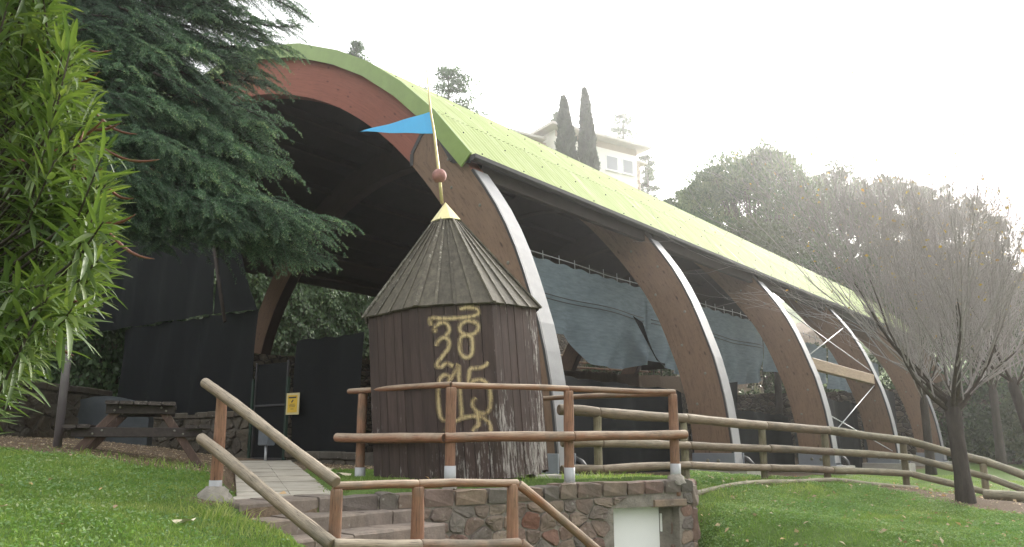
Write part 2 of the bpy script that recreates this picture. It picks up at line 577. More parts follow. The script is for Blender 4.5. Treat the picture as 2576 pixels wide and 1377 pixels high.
M['needle'] = leaf_mat('cedar_needle', (.016, .036, .025), (.095, .175, .115), (.34, .42, .19), .5, .2, .35, None, .35)
M['pine'] = leaf_mat('pine_needle', (.035, .07, .035), (.085, .14, .068), (.20, .245, .125), .6, .45, .25)
M['cypress'] = leaf_mat('cypress_needle', (.020, .040, .020), (.050, .080, .038), None, .7, .1, .2)
M['drygold'] = leaf_mat('autumn_leaf', (.30, .22, .05), (.55, .42, .09), (.50, .30, .12), .6, .45, .3, (1, .9, .5))
M['fallen'] = leaf_mat('fallen_leaf', (.30, .22, .13), (.48, .40, .27), (.56, .36, .17), .7, .2, .3, (1, .9, .7))
M['shrub'] = leaf_mat('shrub_leaf', (.05, .075, .035), (.09, .115, .05), (.17, .17, .08), .6, .25, .3)

def m_oleander():
    m, nt, p, o = new_mat('oleander_leaf')
    g = G(nt)
    oi = g.n('ShaderNodeObjectInfo')
    r = g.math('ADD', g.math('MULTIPLY', g.attr('rnd'), .8), g.math('MULTIPLY', oi.outputs['Random'], .2))
    col = g.ramp(r, [(0, (.038, .066, .024)), (.45, (.095, .145, .045)), (.75, (.185, .232, .080)), (1, (.32, .33, .13))])
    g.l(col, p.inputs['Base Color'])
    p.inputs['Roughness'].default_value = .46
    p.inputs['Specular IOR Level'].default_value = .45
    t = g.n('ShaderNodeBsdfTranslucent'); g.l(g.mix(1.0, col, (1.1, 1.2, .5), 'MULTIPLY'), t.inputs['Color'])
    mx = g.n('ShaderNodeMixShader'); mx.inputs[0].default_value = .33
    g.l(p.outputs[0], mx.inputs[1]); g.l(t.outputs[0], mx.inputs[2]); g.l(mx.outputs[0], o.inputs['Surface'])
    return m
M['oleander'] = m_oleander()
M['pod'] = simple('seed_pod', (.17, .065, .04), .6, 0, .35, 8)

# ------------------------------------------------------------------ the lie of the land
def rbf(points, c=.35):
    P = np.array([(p[0], p[1]) for p in points]); Z = np.array([p[2] for p in points])
    d = np.sqrt(((P[:, None] - P[None]) ** 2).sum(-1) + c * c)
    n = len(P)
    Mx = np.zeros((n + 1, n + 1)); Mx[:n, :n] = d; Mx[:n, n] = 1; Mx[n, :n] = 1
    w = np.linalg.solve(Mx, np.append(Z, 0))
    def f(x, y):
        x = np.asarray(x, float); y = np.asarray(y, float)
        r = np.sqrt((x[..., None] - P[:, 0]) ** 2 + (y[..., None] - P[:, 1]) ** 2 + c * c)
        return r @ w[:n] + w[n]
    return f

def pt(x, y, Y):
    p = at(x, y, Y); return (p.x, p.y, p.z)
shared = [(0, -3, 0), (3, 0, 0), (8, 2, 0.05), (14, 4, .15), (-4, -4, 0),
          pt(1787, 1228, 12.9), pt(1867, 1224, 13.4), pt(2003, 1216, 14.2), pt(2100, 1213, 14.9), pt(2188, 1222, 15.3), pt(2308, 1232, 15.9),
          pt(2430, 1262, 13), pt(2576, 1262, 14.5), pt(2576, 1325, 11), pt(2480, 1258, 16.5), pt(2600, 1255, 16),
          (P0.x, P0.y, 1.0)] + [tuple(pav(0, z, 6.6 * k)) for k, z in ((1, .80), (2, .79), (3, .74), (4, .82), (5, .95))] + \
         [tuple(pav(8, .98, t)) for t in (2, 10, 20, 30)] + [tuple(pav(16, 1.0, t)) for t in (2, 10, 20, 30)] + \
         [tuple(pav(0, .95, 45)), tuple(pav(-8, .8, 35)), tuple(pav(-12, .5, 20)), tuple(pav(-10, .55, 8)), tuple(pav(16, 1.2, 45))]
upper_pts = shared + [
    pt(0, 1122, 9.5), pt(150, 1142, 9.6), pt(300, 1153, 9.6), pt(440, 1172, 9.4), pt(560, 1197, 9.2),
    pt(0, 1377, 5), pt(150, 1377, 5.1), pt(300, 1377, 5.4), pt(450, 1377, 5.8), pt(0, 1250, 6.7), pt(250, 1260, 6.9), pt(420, 1270, 7.2),
    pt(537, 1258, 7.9), pt(600, 1268, 7.55), pt(640, 1330, 7.25), pt(705, 1377, 6.9), (-1.3, 6.2, .50), (-2.2, 5.4, .70),
    (-4.705, 10.3, 1.36), (-5.6, 10.9, 1.5), (-6.3, 11, 1.52), (-9, 12, 1.7), (-8, 16, 1.6), (-5.5, 14, 1.3),
    (-2.35, 8.1, 1.04), (-3.4, 11, 1.10), (-4.6, 14.5, 1.16), (-5.0, 16.8, 1.19), (-7, 19, 1.2),
    (-.7, 9.25, 1.15), (-1.9, 10.3, 1.12), (.69, 9.9, 1.14), (2.05, 10.55, 1.16), (-.8, 10.75, 1.12), (.3, 12.2, 1.08), (1.6, 12, 1.05),
    (-1.7, 8.5, 1.07), (-2, 13.5, 1.1), (2.5, 12.3, 1.0), (-3.4, 15.8, 1.14), (-3, 2, .45), (-6, 2, .55), (-8, 5, 1.05), (-10, 7, 1.4), (-1.4, 3, .35), (0, 1.5, .1), (0, 4, .2)]
lower_pts = shared + [
    pt(1765, 1377, 10), pt(2000, 1377, 9.8), pt(2300, 1377, 9.5), pt(2576, 1377, 9.2), pt(2000, 1290, 11.7), pt(2290, 1290, 12.3),
    pt(1800, 1290, 11.5), (2.9, 11.9, .62), (2.55, 10.6, .42),
    (-2.2, 8.0, .82), (-1.9, 7.6, .62), (-1.5, 7.3, .45), (-1.0, 6.6, .15), (0, 8.0, .1), (.8, 8.4, -.3), (1.5, 8.9, -.7), (2.1, 9.3, -.6), (1.2, 9.75, -.7), (1.6, 10.0, -.7), (2.0, 10.2, -.65), (1.9, 9.6, -.7), (2.15, 9.85, -.5), (1.0, 9.3, -.6), (2.6, 10.0, .2), (0, 6.5, 0.05),
    (1, 7, -.3), (2, 7, -.3), (2.8, 8.8, -.1), (3.4, 8.0, 0.0), (5, 7.5, .15), (-1, 4, .1), (-2, 3, .2)]
_SX, _SY = np.arange(-16, 24.01, .25), np.arange(-6, 60.01, .25)
def softened(f, sig):
    """the fitted surface on a grid, smoothed a little, read back by interpolation"""
    X_, Y_ = np.meshgrid(_SX, _SY); Zg = f(X_, Y_)
    n = int(sig * 12) + 1; k = np.exp(-.5 * (np.arange(-n, n + 1) * .25 / sig) ** 2); k /= k.sum()
    Zp = np.pad(Zg, n, mode='edge')
    Zp = np.apply_along_axis(lambda r: np.convolve(r, k, 'valid'), 0, Zp); Zp = np.apply_along_axis(lambda r: np.convolve(r, k, 'valid'), 1, Zp)
    def g(x, y):
        fx = np.clip((np.asarray(x, float) + 16) / .25, 0, len(_SX) - 1.001); fy = np.clip((np.asarray(y, float) + 6) / .25, 0, len(_SY) - 1.001)
        i, j = fx.astype(int), fy.astype(int); a, b = fx - i, fy - j
        return (Zp[j, i] * (1 - a) + Zp[j, i + 1] * a) * (1 - b) + (Zp[j + 1, i] * (1 - a) + Zp[j + 1, i + 1] * a) * b
    return g
U = softened(rbf(upper_pts), .55); LO = softened(rbf(lower_pts), .30)
WL = Vector((-1.706, 8.4, 0)); WR = Vector((2.273, 10.55, 0))
WD = (WR - WL).normalized(); WN = Vector((WD.y, -WD.x, 0))       # along the wall, out towards the camera
S1 = Vector((-2.505, 7.6, 0)); SE = Vector((.65, .76, 0)).normalized(); SDN = Vector((.76, -.65, 0)).normalized()

def height(x, y):
    x = np.asarray(x, float); y = np.asarray(y, float)
    u = U(x, y); l = LO(x, y)
    wall_d = (x - WL.x) * WN.x + (y - WL.y) * WN.y + .34
    front = wall_d > 0
    st = (x - S1.x) * SDN.x + (y - S1.y) * SDN.y > .05
    right_of = ((x - S1.x) * SE.x + (y - S1.y) * SE.y) > .05
    low = (front & st & right_of)
    ret = x > 2.20 + .22 * np.maximum(0, y - 10.55)
    h = np.where(low | ret, l, u)
    dx, dy = x - P0.x, y - P0.y
    s = dx * B.x + dy * B.y; t = dx * A.x + dy * A.y
    # terrace, then the hillside, behind the far feet
    k = np.clip((s - 17.6) / .35, 0, 1)
    ter = 4.5 + .035 * np.clip(t, -20, 60)
    inside = np.clip((y - 17) / 3, 0, 1) * np.clip((s - 12) / 2, 0, 1)
    h = h * (1 - k * inside) + ter * k * inside
    hill = np.clip(s - 24.6, 0, 45) * .62 + np.clip((s - 24.6) / .5, 0, 1) * 4.5
    h = h + hill * np.clip((y - 17) / 3, 0, 1)
    # the ground also climbs beyond the far end of the pavilion
    e = np.clip((t - 44) / 60, 0, 1)
    xl = -2.55 + (y - 7.7) * (-3.03 / 8.8); xr = -1.9 + (y - 8.5) * (-2.6 / 8.0)
    h = np.where((y > 7.4) & (y < 17) & (x > xl - .16) & (x < xr + .16), np.minimum(h, 1.04 + (y - 8) * .0165 - .035), h)
    h = h + np.where(s < 24.6, e * 14 * np.clip((s + 30) / 30, 0, 1), 0)
    far = np.clip((np.hypot(x, y) - 150) / 200, 0, 1)
    near = np.clip((-y - 5) / 10, 0, 1)
    h = h * (1 - near)
    return h * (1 - far) + 25 * far * (y > 0)

def axis(parts):
    out = []
    for a, b, st in parts: out += list(np.arange(a, b, st))
    return np.array(out + [parts[-1][1]])
gx = axis([(-600, -100, 50), (-100, -30, 3), (-30, -9, .7), (-9, 12, .13), (12, 40, .7), (40, 120, 3), (120, 600, 40)])
gy = axis([(-300, -20, 40), (-20, 2, 2), (2, 16, .13), (16, 20, .4), (20, 48, .5), (48, 120, 2.0), (120, 900, 50)])
XX, YY = np.meshgrid(gx, gy)
HH = height(XX, YY)
def lumps(x, y):
    return .018 * np.sin(x * 3.1 + 1.3 * np.sin(y * 2.2)) * np.sin(y * 2.7 + 1.1 * np.sin(x * 1.7)) + .008 * np.sin(x * 9 + y * 5) * np.sin(y * 8 - x * 3)
HH = HH + lumps(XX, YY) * (YY < 25)
nxg, nyg = len(gx), len(gy)
idx = np.arange(nxg * nyg).reshape(nyg, nxg)
GF = np.stack([idx[:-1, :-1], idx[:-1, 1:], idx[1:, 1:], idx[1:, :-1]], -1).reshape(-1, 4)

def smooth(a, b, v): 
    k = np.clip((v - a) / (b - a), 0, 1); return k * k * (3 - 2 * k)
GRASS_EDGE = [(-12, 9.6), (-6.1, 9.45), (-3.4, 9.25), (-2.9, 9.2)]
def bareness(x, y):
    """0 = turf, 1 = bare earth"""
    x = np.asarray(x, float); y = np.asarray(y, float)
    b = smooth(-.25, .25, y - np.interp(x, [p[0] for p in GRASS_EDGE], [p[1] for p in GRASS_EDGE])) * (x < -2.2)
    # path strip
    xl = -2.55 + (y - 7.7) * (-3.03 / 8.8); xr = -1.9 + (y - 8.5) * (-2.6 / 8.0)
    b = np.where((y > 7.3) & (x > xl + .12) & (x < xr - .12), 1, b)
    b = np.where((x > xr) & (x < 2.3) & (y > 8), smooth(14.2, 15.2, y - .3 * x), b)
    dx, dy = x - P0.x, y - P0.y
    s = dx * B.x + dy * B.y; t = dx * A.x + dy * A.y
    b = np.maximum(b, smooth(-.2, .6, s) * (t > -.5) * (s < 17.5) * (t < 37))
    # worn earth round the tree on the right
    c = x - (6.5 + .60 * (13.5 - y)); 
    w = smooth(-.5, .7, c + .3 * np.sin(y * 2.1)) * (y < 17) * (y > 6) * (x > 3)
    b = np.maximum(b, w)
    b = np.maximum(b, .34 * smooth(.3, 1.5, np.where((x > 4) & (y > 15.5), y - 15.5 - .0 * x, 0)) * (s < .3))
    post = np.exp(-((x + 2.85) ** 2 + (y - 7.75) ** 2) / .12); b = np.maximum(b, post * .8)
    foot = np.exp(-((x + 2.2) ** 2 + (y - 6.9) ** 2) / .10); b = np.maximum(b, foot * .45)
    b = np.where((s > 17.3) & (y > 17), .75, b)
    b = np.where(s > 24.6, .3, b)
    return np.clip(b, 0, 1)
ground = mesh_np('ground', np.stack([XX, YY, HH], -1).reshape(-1, 3), GF, M['ground'], None, None, True)
_a = ground.data.attributes.new('bare', 'FLOAT', 'POINT'); _a.data.foreach_set('value', bareness(XX, YY).ravel().astype(np.float32))
tag(ground, kind='structure')
def hz(x, y): return float(height(np.array(x), np.array(y)) + lumps(np.array(x), np.array(y)))

# ------------------------------------------------------------------ turf: blades on the ground
def in_frame(P, margin=.06):
    X, Y, Z = P[:, 0], P[:, 1], P[:, 2] - EYE
    zc = Y * CP + Z * SP; yc = -Y * SP + Z * CP
    u = X / zc * 800 / 512; v = yc / zc * 800 / 273.5
    return (zc > .5) & (np.abs(u) < 1 + margin) & (np.abs(v) < 1 + margin * 2)
def scatter(n, x0, x1, y0, y1, keep):
    x = RNG.uniform(x0, x1, n); y = RNG.uniform(y0, y1, n)
    k = keep(x, y)
    x, y = x[k], y[k]
    z = height(x, y) + lumps(x, y)
    P = np.stack([x, y, z], -1)
    return P[in_frame(P)]
def on_path(x, y):
    xl = -2.55 + (y - 7.7) * (-3.03 / 8.8); xr = -1.9 + (y - 8.5) * (-2.6 / 8.0)
    return (y > 7.35) & (x > xl - .03) & (x < xr + .02)
def on_stairs(x, y):
    a = (x - S1.x) * SDN.x + (y - S1.y) * SDN.y; e = (x - S1.x) * SE.x + (y - S1.y) * SE.y
    return (a > -.1) & (e > -.04) & (a < 4) & (e < 1.7) & (((x - WL.x) * WN.x + (y - WL.y) * WN.y) > -.3)
def in_wall(x, y):
    d = (x - WL.x) * WN.x + (y - WL.y) * WN.y; w = (x - WL.x) * WD.x + (y - WL.y) * WD.y
    return (d > -.40) & (w > -.4) & (w < 4.7) & (d < 1.5)
def turf_ok(x, y):
    br = bareness(x, y) + RNG.normal(0, .16, x.shape) + .25 * np.sin(x * 4 + 2 * np.sin(y * 3)) * np.sin(y * 4.4)
    s, t = (x - P0.x) * B.x + (y - P0.y) * B.y, (x - P0.x) * A.x + (y - P0.y) * A.y
    return (br < .42) & ~on_path(x, y) & ~on_stairs(x, y) & ~in_wall(x, y) & ((s < .1) | (t < -.3))

def blades(P, h, w, lean, seg2=True):
    n = len(P)
    a = RNG.uniform(0, 2 * np.pi, n); hh = h * RNG.uniform(.55, 1.35, n); ww = w * RNG.uniform(.7, 1.3, n)
    le = RNG.normal(0, lean, (n, 2)) * hh[:, None]
    side = np.stack([np.cos(a), np.sin(a), np.zeros(n)], -1) * ww[:, None] / 2
    mid = P + np.stack([le[:, 0] * .35, le[:, 1] * .35, hh * .58], -1)
    tip = P + np.stack([le[:, 0], le[:, 1], hh * np.clip(1 - .12 * np.abs(le).sum(1) / hh, .5, 1)], -1)
    P = P - np.array([0, 0, .01])
    V = np.stack([P - side, P + side, mid + side * .8, mid - side * .8, tip], 1).reshape(-1, 3)
    i = np.arange(n)[:, None] * 5
    F = np.concatenate([i + np.array([[0, 1, 2]]), i + np.array([[0, 2, 3]]), i + np.array([[3, 2, 4]])], 0)
    return V, F
def patch_rnd(P, n3, jit=.22):
    base = .46 + .16 * np.sin(P[:, 0] * .9 + 1) * np.sin(P[:, 1] * .7 + P[:, 0] * .3) + .22 * np.sin(P[:, 0] * 1.7 + np.sin(P[:, 1] * 2.3)) * np.sin(P[:, 1] * 1.9) + .12 * np.sin(P[:, 0] * 6 + 3 * np.sin(P[:, 1] * 4))
    r = np.clip(base + RNG.normal(0, jit, len(P)), 0, 1)
    return np.tile(r, n3)
GP = [scatter(260000, -9, -1.2, 3.0, 9.9, turf_ok), scatter(30000, -3.5, 2.4, 8.4, 15, turf_ok), scatter(170000, 2.2, 9.5, 7.5, 16.5, turf_ok), scatter(60000, 5.5, 14, 16.5, 26, turf_ok)]
Pg = np.concatenate(GP)
V, F = blades(Pg, .034, .0055, .6)
turf = mesh_np('grass', V, F, M['grass'], None, patch_rnd(Pg, 3))
tag(turf, kind='stuff')

def leaves_on(P, size, tilt=.6, aspect=.8):
    """small leaves lying loosely: one quad each, slightly folded"""
    n = len(P)
    a = RNG.uniform(0, 2 * np.pi, n); s = size * RNG.uniform(.6, 1.4, n)
    nrm = np.stack([RNG.normal(0, tilt, n), RNG.normal(0, tilt, n), np.ones(n)], -1); nrm /= np.linalg.norm(nrm, axis=1)[:, None]
    u = np.stack([np.cos(a), np.sin(a), np.zeros(n)], -1); u -= nrm * (u * nrm).sum(1)[:, None]; u /= np.linalg.norm(u, axis=1)[:, None]
    v = np.cross(nrm, u)
    s = s[:, None]
    V = np.stack([P - u * s, P + v * s * aspect * .6 + nrm * s * .25, P + u * s, P - v * s * aspect * .6 + nrm * s * .25], 1).reshape(-1, 3)
    F = np.arange(n * 4).reshape(-1, 4)
    return V, F
def clover_ok(x, y):
    m = np.sin(x * 1.9 + np.sin(y * 1.3)) * np.sin(y * 1.6 + x * .4) + .5 * np.sin(x * 5 + 2 * np.sin(y * 3.1))
    return turf_ok(x, y) & (m + RNG.normal(0, .3, x.shape) > -.35)
Pc = np.concatenate([scatter(110000, 2.2, 9.5, 7.5, 16.5, clover_ok), scatter(30000, -8, -1.8, 3.2, 9.3, clover_ok)])
Pc[:, 2] += RNG.uniform(.01, .05, len(Pc))
V, F = leaves_on(Pc, .016, .7)
cl = mesh_np('ground_cover', V, F, M['clover'], None, np.clip(.45 + .25 * np.sin(Pc[:, 0] * 2.3) * np.sin(Pc[:, 1] * 1.7) + RNG.normal(0, .25, len(Pc)), 0, 1))
tag(cl, kind='stuff')

# taller weeds at the foot of walls, posts and the table
Pw = []
for (x, y, r, n) in [(-3.9, 9.5, .35, 260), (-4.9, 9.55, .3, 120), (-2.55, 7.35, .18, 160), (-2.25, 6.9, .2, 200), (-2.75, 9.1, .25, 160), (2.9, 10.4, .3, 200), (2.6, 9.8, .2, 160),
                  (3.1, 12.9, .4, 200), (4.5, 13.9, .5, 200), (.2, 9.75, .25, 120), (1.3, 10.3, .3, 150), (-1.2, 9.0, .3, 100)]:
    a = RNG.normal(0, r, (n, 2)) + np.array([x, y]); k = ~on_stairs(a[:, 0], a[:, 1]) & ~on_path(a[:, 0], a[:, 1]); a = a[k]
    Pw.append(np.column_stack([a, height(a[:, 0], a[:, 1])]))
Pw = np.concatenate(Pw)
V, F = blades(Pw, .10, .009, .8)
tag(mesh_np('weeds', V, F, M['grass'], None, patch_rnd(Pw, 3)), kind='stuff')

# fallen leaves and scraps
Pf = np.concatenate([scatter(900, 2.4, 12, 7.5, 20, lambda x, y: ~in_wall(x, y)), scatter(60, -8, -2.9, 4, 10, lambda x, y: ~on_stairs(x, y)), scatter(50, -3, 2, 8.5, 14, lambda x, y: ~in_wall(x, y))])
Pf[:, 2] += .035
V, F = leaves_on(Pf, .035, .5, 1.1)
tag(mesh_np('fallen_leaves', V, F, M['fallen'], None, RNG.random(len(Pf))), kind='stuff')
# leaf litter on the bare earth
Pl = np.concatenate([scatter(5000, -9, -2.5, 9, 17, lambda x, y: (bareness(x, y) > .6) & ~on_path(x, y)), scatter(4000, 5, 12, 8, 20, lambda x, y: bareness(x, y) > .5)])
Pl[:, 2] += .012
V, F = leaves_on(Pl, .016, .35, 1.0)
tag(mesh_np('leaf_litter', V, F, M['fallen'], None, RNG.random(len(Pl)) * .7), kind='stuff')

# ------------------------------------------------------------------ rubble masonry
def clip_poly(poly, n, d):
    out = []
    for k in range(len(poly)):
        a, b = poly[k], poly[(k + 1) % len(poly)]
        da, db = a[0] * n[0] + a[1] * n[1] - d, b[0] * n[0] + b[1] * n[1] - d
        if da <= 0: out.append(a)
        if (da < 0 < db) or (db < 0 < da):
            t = da / (da - db); out.append((a[0] + (b[0] - a[0]) * t, a[1] + (b[1] - a[1]) * t))
    return out
def rubble_cells(u0, u1, v0, v1, cw, ch, rnd, hole=None):
    seeds = []
    rows = max(1, round((v1 - v0) / ch))
    for r in range(rows):
        n = max(2, round((u1 - u0) / cw))
        for k in range(n):
            seeds.append((u0 + (k + .5 + (r % 2) * .4 + rnd.uniform(-.34, .34)) * (u1 - u0) / n, v0 + (r + .5 + rnd.uniform(-.33, .33)) * (v1 - v0) / rows))
    asp = ch / cw * 1.15
    cells = []
    for i, (a, b) in enumerate(seeds):
        poly = [(u0, v0), (u1, v0), (u1, v1), (u0, v1)]
        for j, (c, d) in enumerate(seeds):
            if i == j or abs(c - a) > 3 * cw or abs(d - b) > 3 * ch: continue
            # distances measured with the vertical stretched, so that the stones lie flat
            nx, ny = (c - a), (d - b) / (asp * asp)
            mx, my = (a + c) / 2, (b + d) / 2
            poly = clip_poly(poly, (nx, ny), nx * mx + ny * my)
            if len(poly) < 3: break
        if len(poly) < 3: continue
        if hole:
            h0, h1, k0, k1 = hole
            if h0 < a < h1 and k0 < b < k1: continue
            q = []
            for (x, y) in poly:
                if h0 < x < h1 and y < k1:
                    d = [(x - h0, (h0, y)), (h1 - x, (h1, y)), (k1 - y, (x, k1))]
                    d.sort(key=lambda t: t[0]); x, y = d[0][1]
                q.append((x, y))
            poly = q
        cells.append(poly)
    return cells
def stone_mb(poly, org, du, dv, dn, gap, proud, rnd):
    """one rough faced stone standing out of the mortar"""
    cx = sum(p[0] for p in poly) / len(poly); cy = sum(p[1] for p in poly) / len(poly)
    size = max(math.hypot(p[0] - cx, p[1] - cy) for p in poly)
    if size < .035: return None
    # more points along the outline, rounded corners, a little unevenness
    pts = []
    n = len(poly)
    for k in range(n):
        a, b = poly[k], poly[(k + 1) % n]
        L = math.hypot(b[0] - a[0], b[1] - a[1])
        if L < .03: continue
        for t in ((.16, .5, .84) if L > .10 else (.25, .75)):
            pts.append((a[0] + (b[0] - a[0]) * t, a[1] + (b[1] - a[1]) * t))
    if len(pts) < 4: return None
    m = MB()
    def W(x, y, z): return org + du * x + dv * y + dn * z
    rings = []
    px = proud * rnd.uniform(.55, 1.3)
    tx, ty = rnd.uniform(-.12, .12), rnd.uniform(-.12, .12)
    for sc, zz in ((0, -.03), (0, px * .45), (1, px * .9), (2, px)):
        r = []
        for (x, y) in pts:
            dx, dy = x - cx, y - cy; L = math.hypot(dx, dy) or 1
            if sc == 0: k = max(.4, 1 - gap / L)
            elif sc == 1: k = max(.35, 1 - (gap + .012) / L)
            else: k = .55
            j = rnd.uniform(-.06, .06) if sc else 0
            r.append(m.vert(W(cx + dx * (k + j * .4), cy + dy * (k + j * .4), zz + (rnd.uniform(-.25, .25) * px if sc else 0) + (tx * dx + ty * dy if sc else 0))))
        rings.append(r)
    for a, b in zip(rings[:-1], rings[1:]):
        for k in range(len(a)):
            k2 = (k + 1) % len(a)
            m.face([a[k], a[k2], b[k2], b[k]])
    c = m.vert(W(cx, cy, px * rnd.uniform(.9, 1.2)))
    for k in range(len(rings[-1])): m.face([rings[-1][k], rings[-1][(k + 1) % len(rings[-1])], c])
    return m
def lay(root, cells, org, du, dv, dn, mat, gap=.012, proud=.035, seed=1, name='stone'):
    rnd = random.Random(seed)
    for p in cells:
        m = stone_mb(p, org, du, dv, dn, gap, proud, rnd)
        if m: m.build(name, M[mat], root)

# ------------------------------------------------------------------ the retaining wall with its white door
WLEN = (WR - WL).length
rw = thing('stone_retaining_wall', 'rubble stone retaining wall under the log railing around the hut, with a doorway', 'wall', (WL.x, WL.y, -.8))
ZB = -.8
def wtop(u): return 1.045 + .075 * u / WLEN
# opening measured along the wall
def wall_u(xd):
    r = (xd - 1288) / FPX
    # solve for the point of the wall line seen at that column (near the top)
    lo, hi = -2.0, 8.0
    for _ in range(50):
        mid = (lo + hi) / 2; p = WL + WD * mid
        zc = p.y * CP + (0.8 - EYE) * SP
        if p.x / zc < r: lo = mid
        else: hi = mid
    return lo
D0, D1 = wall_u(1543), wall_u(1708)
DTOP = at(1600, 1277, (WL + WD * wall_u(1600)).y).z
m = MB()
th_ = .42
def wv(u, z, d): 
    p = WL + WD * u + WN * d; return Vector((p.x, p.y, z))
def wblock(u0, u1, z0, z1a, z1b, d0=-th_, d1=0.0):
    m.hexa([wv(u0, z0, d1), wv(u1, z0, d1), wv(u1, z0, d0), wv(u0, z0, d0), wv(u0, z1a, d1), wv(u1, z1b, d1), wv(u1, z1b, d0), wv(u0, z1a, d0)])
wblock(0, D0, ZB, wtop(0) - .02, wtop(D0) - .02)
wblock(D1, WLEN, ZB, wtop(D1) - .02, wtop(WLEN) - .02)
wblock(D0, D1, DTOP, wtop(D0) - .02, wtop(D1) - .02)
# the return that runs back on the right
RD = Vector((.22, 1, 0)).normalized(); RN = Vector((RD.y, -RD.x, 0))
def rv(u, z, d):
    p = WR + RD * u + RN * d; return Vector((p.x, p.y, z))
m.hexa([rv(-.02, ZB, 0), rv(1.9, ZB, 0), rv(1.9, ZB, -th_), rv(-.02, ZB, -th_), rv(-.02, 1.09, 0), rv(1.9, .98, 0), rv(1.9, .98, -th_), rv(-.02, 1.09, -th_)][::1])
m.build('mortar_core', M['mortar'], rw)
rnd = random.Random(11)
org = Vector((WL.x, WL.y, 0)); up = Vector((0, 0, 1))
cells = rubble_cells(-.02, WLEN + .02, .0, .88, .225, .160, rnd, (D0 - .0, D1, -9, DTOP + .02))
cells = [[(x, y + (x / WLEN) * .075) for x, y in p] for p in cells]
lay(rw, cells, org, WD, up, WN, 'stone', .008, .024, 3)
# cap course, stones laid across the top
u = -.03
while u < WLEN - .05:
    w = rnd.uniform(.20, .40)
    if u + w > WLEN - .1: w = WLEN + .03 - u
    c0, c1 = u + .007, u + w - .007
    zt = wtop(u) + rnd.uniform(-.012, .025); zb = .885 + .075 * u / WLEN
    m = MB()
    o = rnd.uniform(.02, .055)
    z_a, z_b = zt + rnd.uniform(-.01, .01), zt + rnd.uniform(-.01, .01)
    j = [rnd.uniform(-.012, .012) for _ in range(8)]
    front = [wv(c0 + .012, zb + .008, o * .6), wv(c1 - .012, zb + .008, o * .6), wv(c1, (zb + zt) / 2 + j[0], o + .008 + j[4]), wv(c1 - .015 + j[1], z_b - .015, o), wv((c0 + c1) / 2, zt - .008 + j[2], o + j[5]), wv(c0 + .015 + j[3], z_a - .015, o), wv(c0, (zb + zt) / 2 + j[6], o + .006 + j[7])]
    back = [p - WN * (.30 + o) for p in front]
    topf = [p - WN * .03 + Vector((0, 0, .012)) if k in (3, 4, 5) else p - WN * .03 for k, p in enumerate(front)]
    a = [m.vert(p) for p in front]; t2 = [m.vert(p) for p in topf]; b = [m.vert(p) for p in back]
    n = len(a)
    for r1, r2 in ((a, t2), (t2, b)):
        for k in range(n): m.face([r1[k], r1[(k + 1) % n], r2[(k + 1) % n], r2[k]][::-1])
    m.face(a); m.face(b[::-1])
    m.build('cap_stone', M['stone'], rw)
    u += w
lay(rw, rubble_cells(0.0, 1.9, .1, 1.05, .24, .19, rnd), Vector((WR.x, WR.y, 0)), RD, up, RN, 'stone', .014, .06, 5)
# the reveal on the right of the doorway: two stones in the plaster
m = MB()
for (z, hgt, dd, ww) in ((.50, .10, -.20, .11), (.20, .13, -.19, .16)):
    p = [(-ww / 2 + dd, z - hgt), (ww / 2 + dd, z - hgt * .9), (ww / 2 + dd + .02, z + hgt * .8), (dd, z + hgt), (-ww / 2 + dd - .01, z + hgt * .7)]
    s = stone_mb(p, WL + WD * D1, WN, up, -WD, .004, .02, rnd)
    if s: s.build('stone', M['stone'], rw)
# lintel
m = MB()
lu0, lu1 = D0 + (D1 - D0) * .60, D1 + .10
m.bbox(wv((lu0 + lu1) / 2, DTOP + .035, -.085), WD * (lu1 - lu0) / 2, WN * .12, up * .045, .012)
m.build('lintel', M['stone'], rw)
# door leaf set back in the opening
m = MB()
du1 = D0 + (D1 - D0) * .88
m.bbox(wv((D0 + du1) / 2, (DTOP + ZB) / 2 + .02, -.27), WD * ((du1 - D0) / 2), WN * .02, up * ((DTOP - ZB) / 2 + .0), .006)
door = m.build('door', M['white_door'], rw)
m = MB()
for z in (DTOP - .22, DTOP - .95):
    m.bbox(wv(du1 + .012, z, -.235), up * .11, WD * .010, WN * .016, .004)
m.build('hinge', M['white_door'], door)
m = MB()
m.bbox(wv(D0 + .07, -.05, -.235), WD * .035, WN * .012, up * .01, .004)
m.build('handle', M['galv'], door)

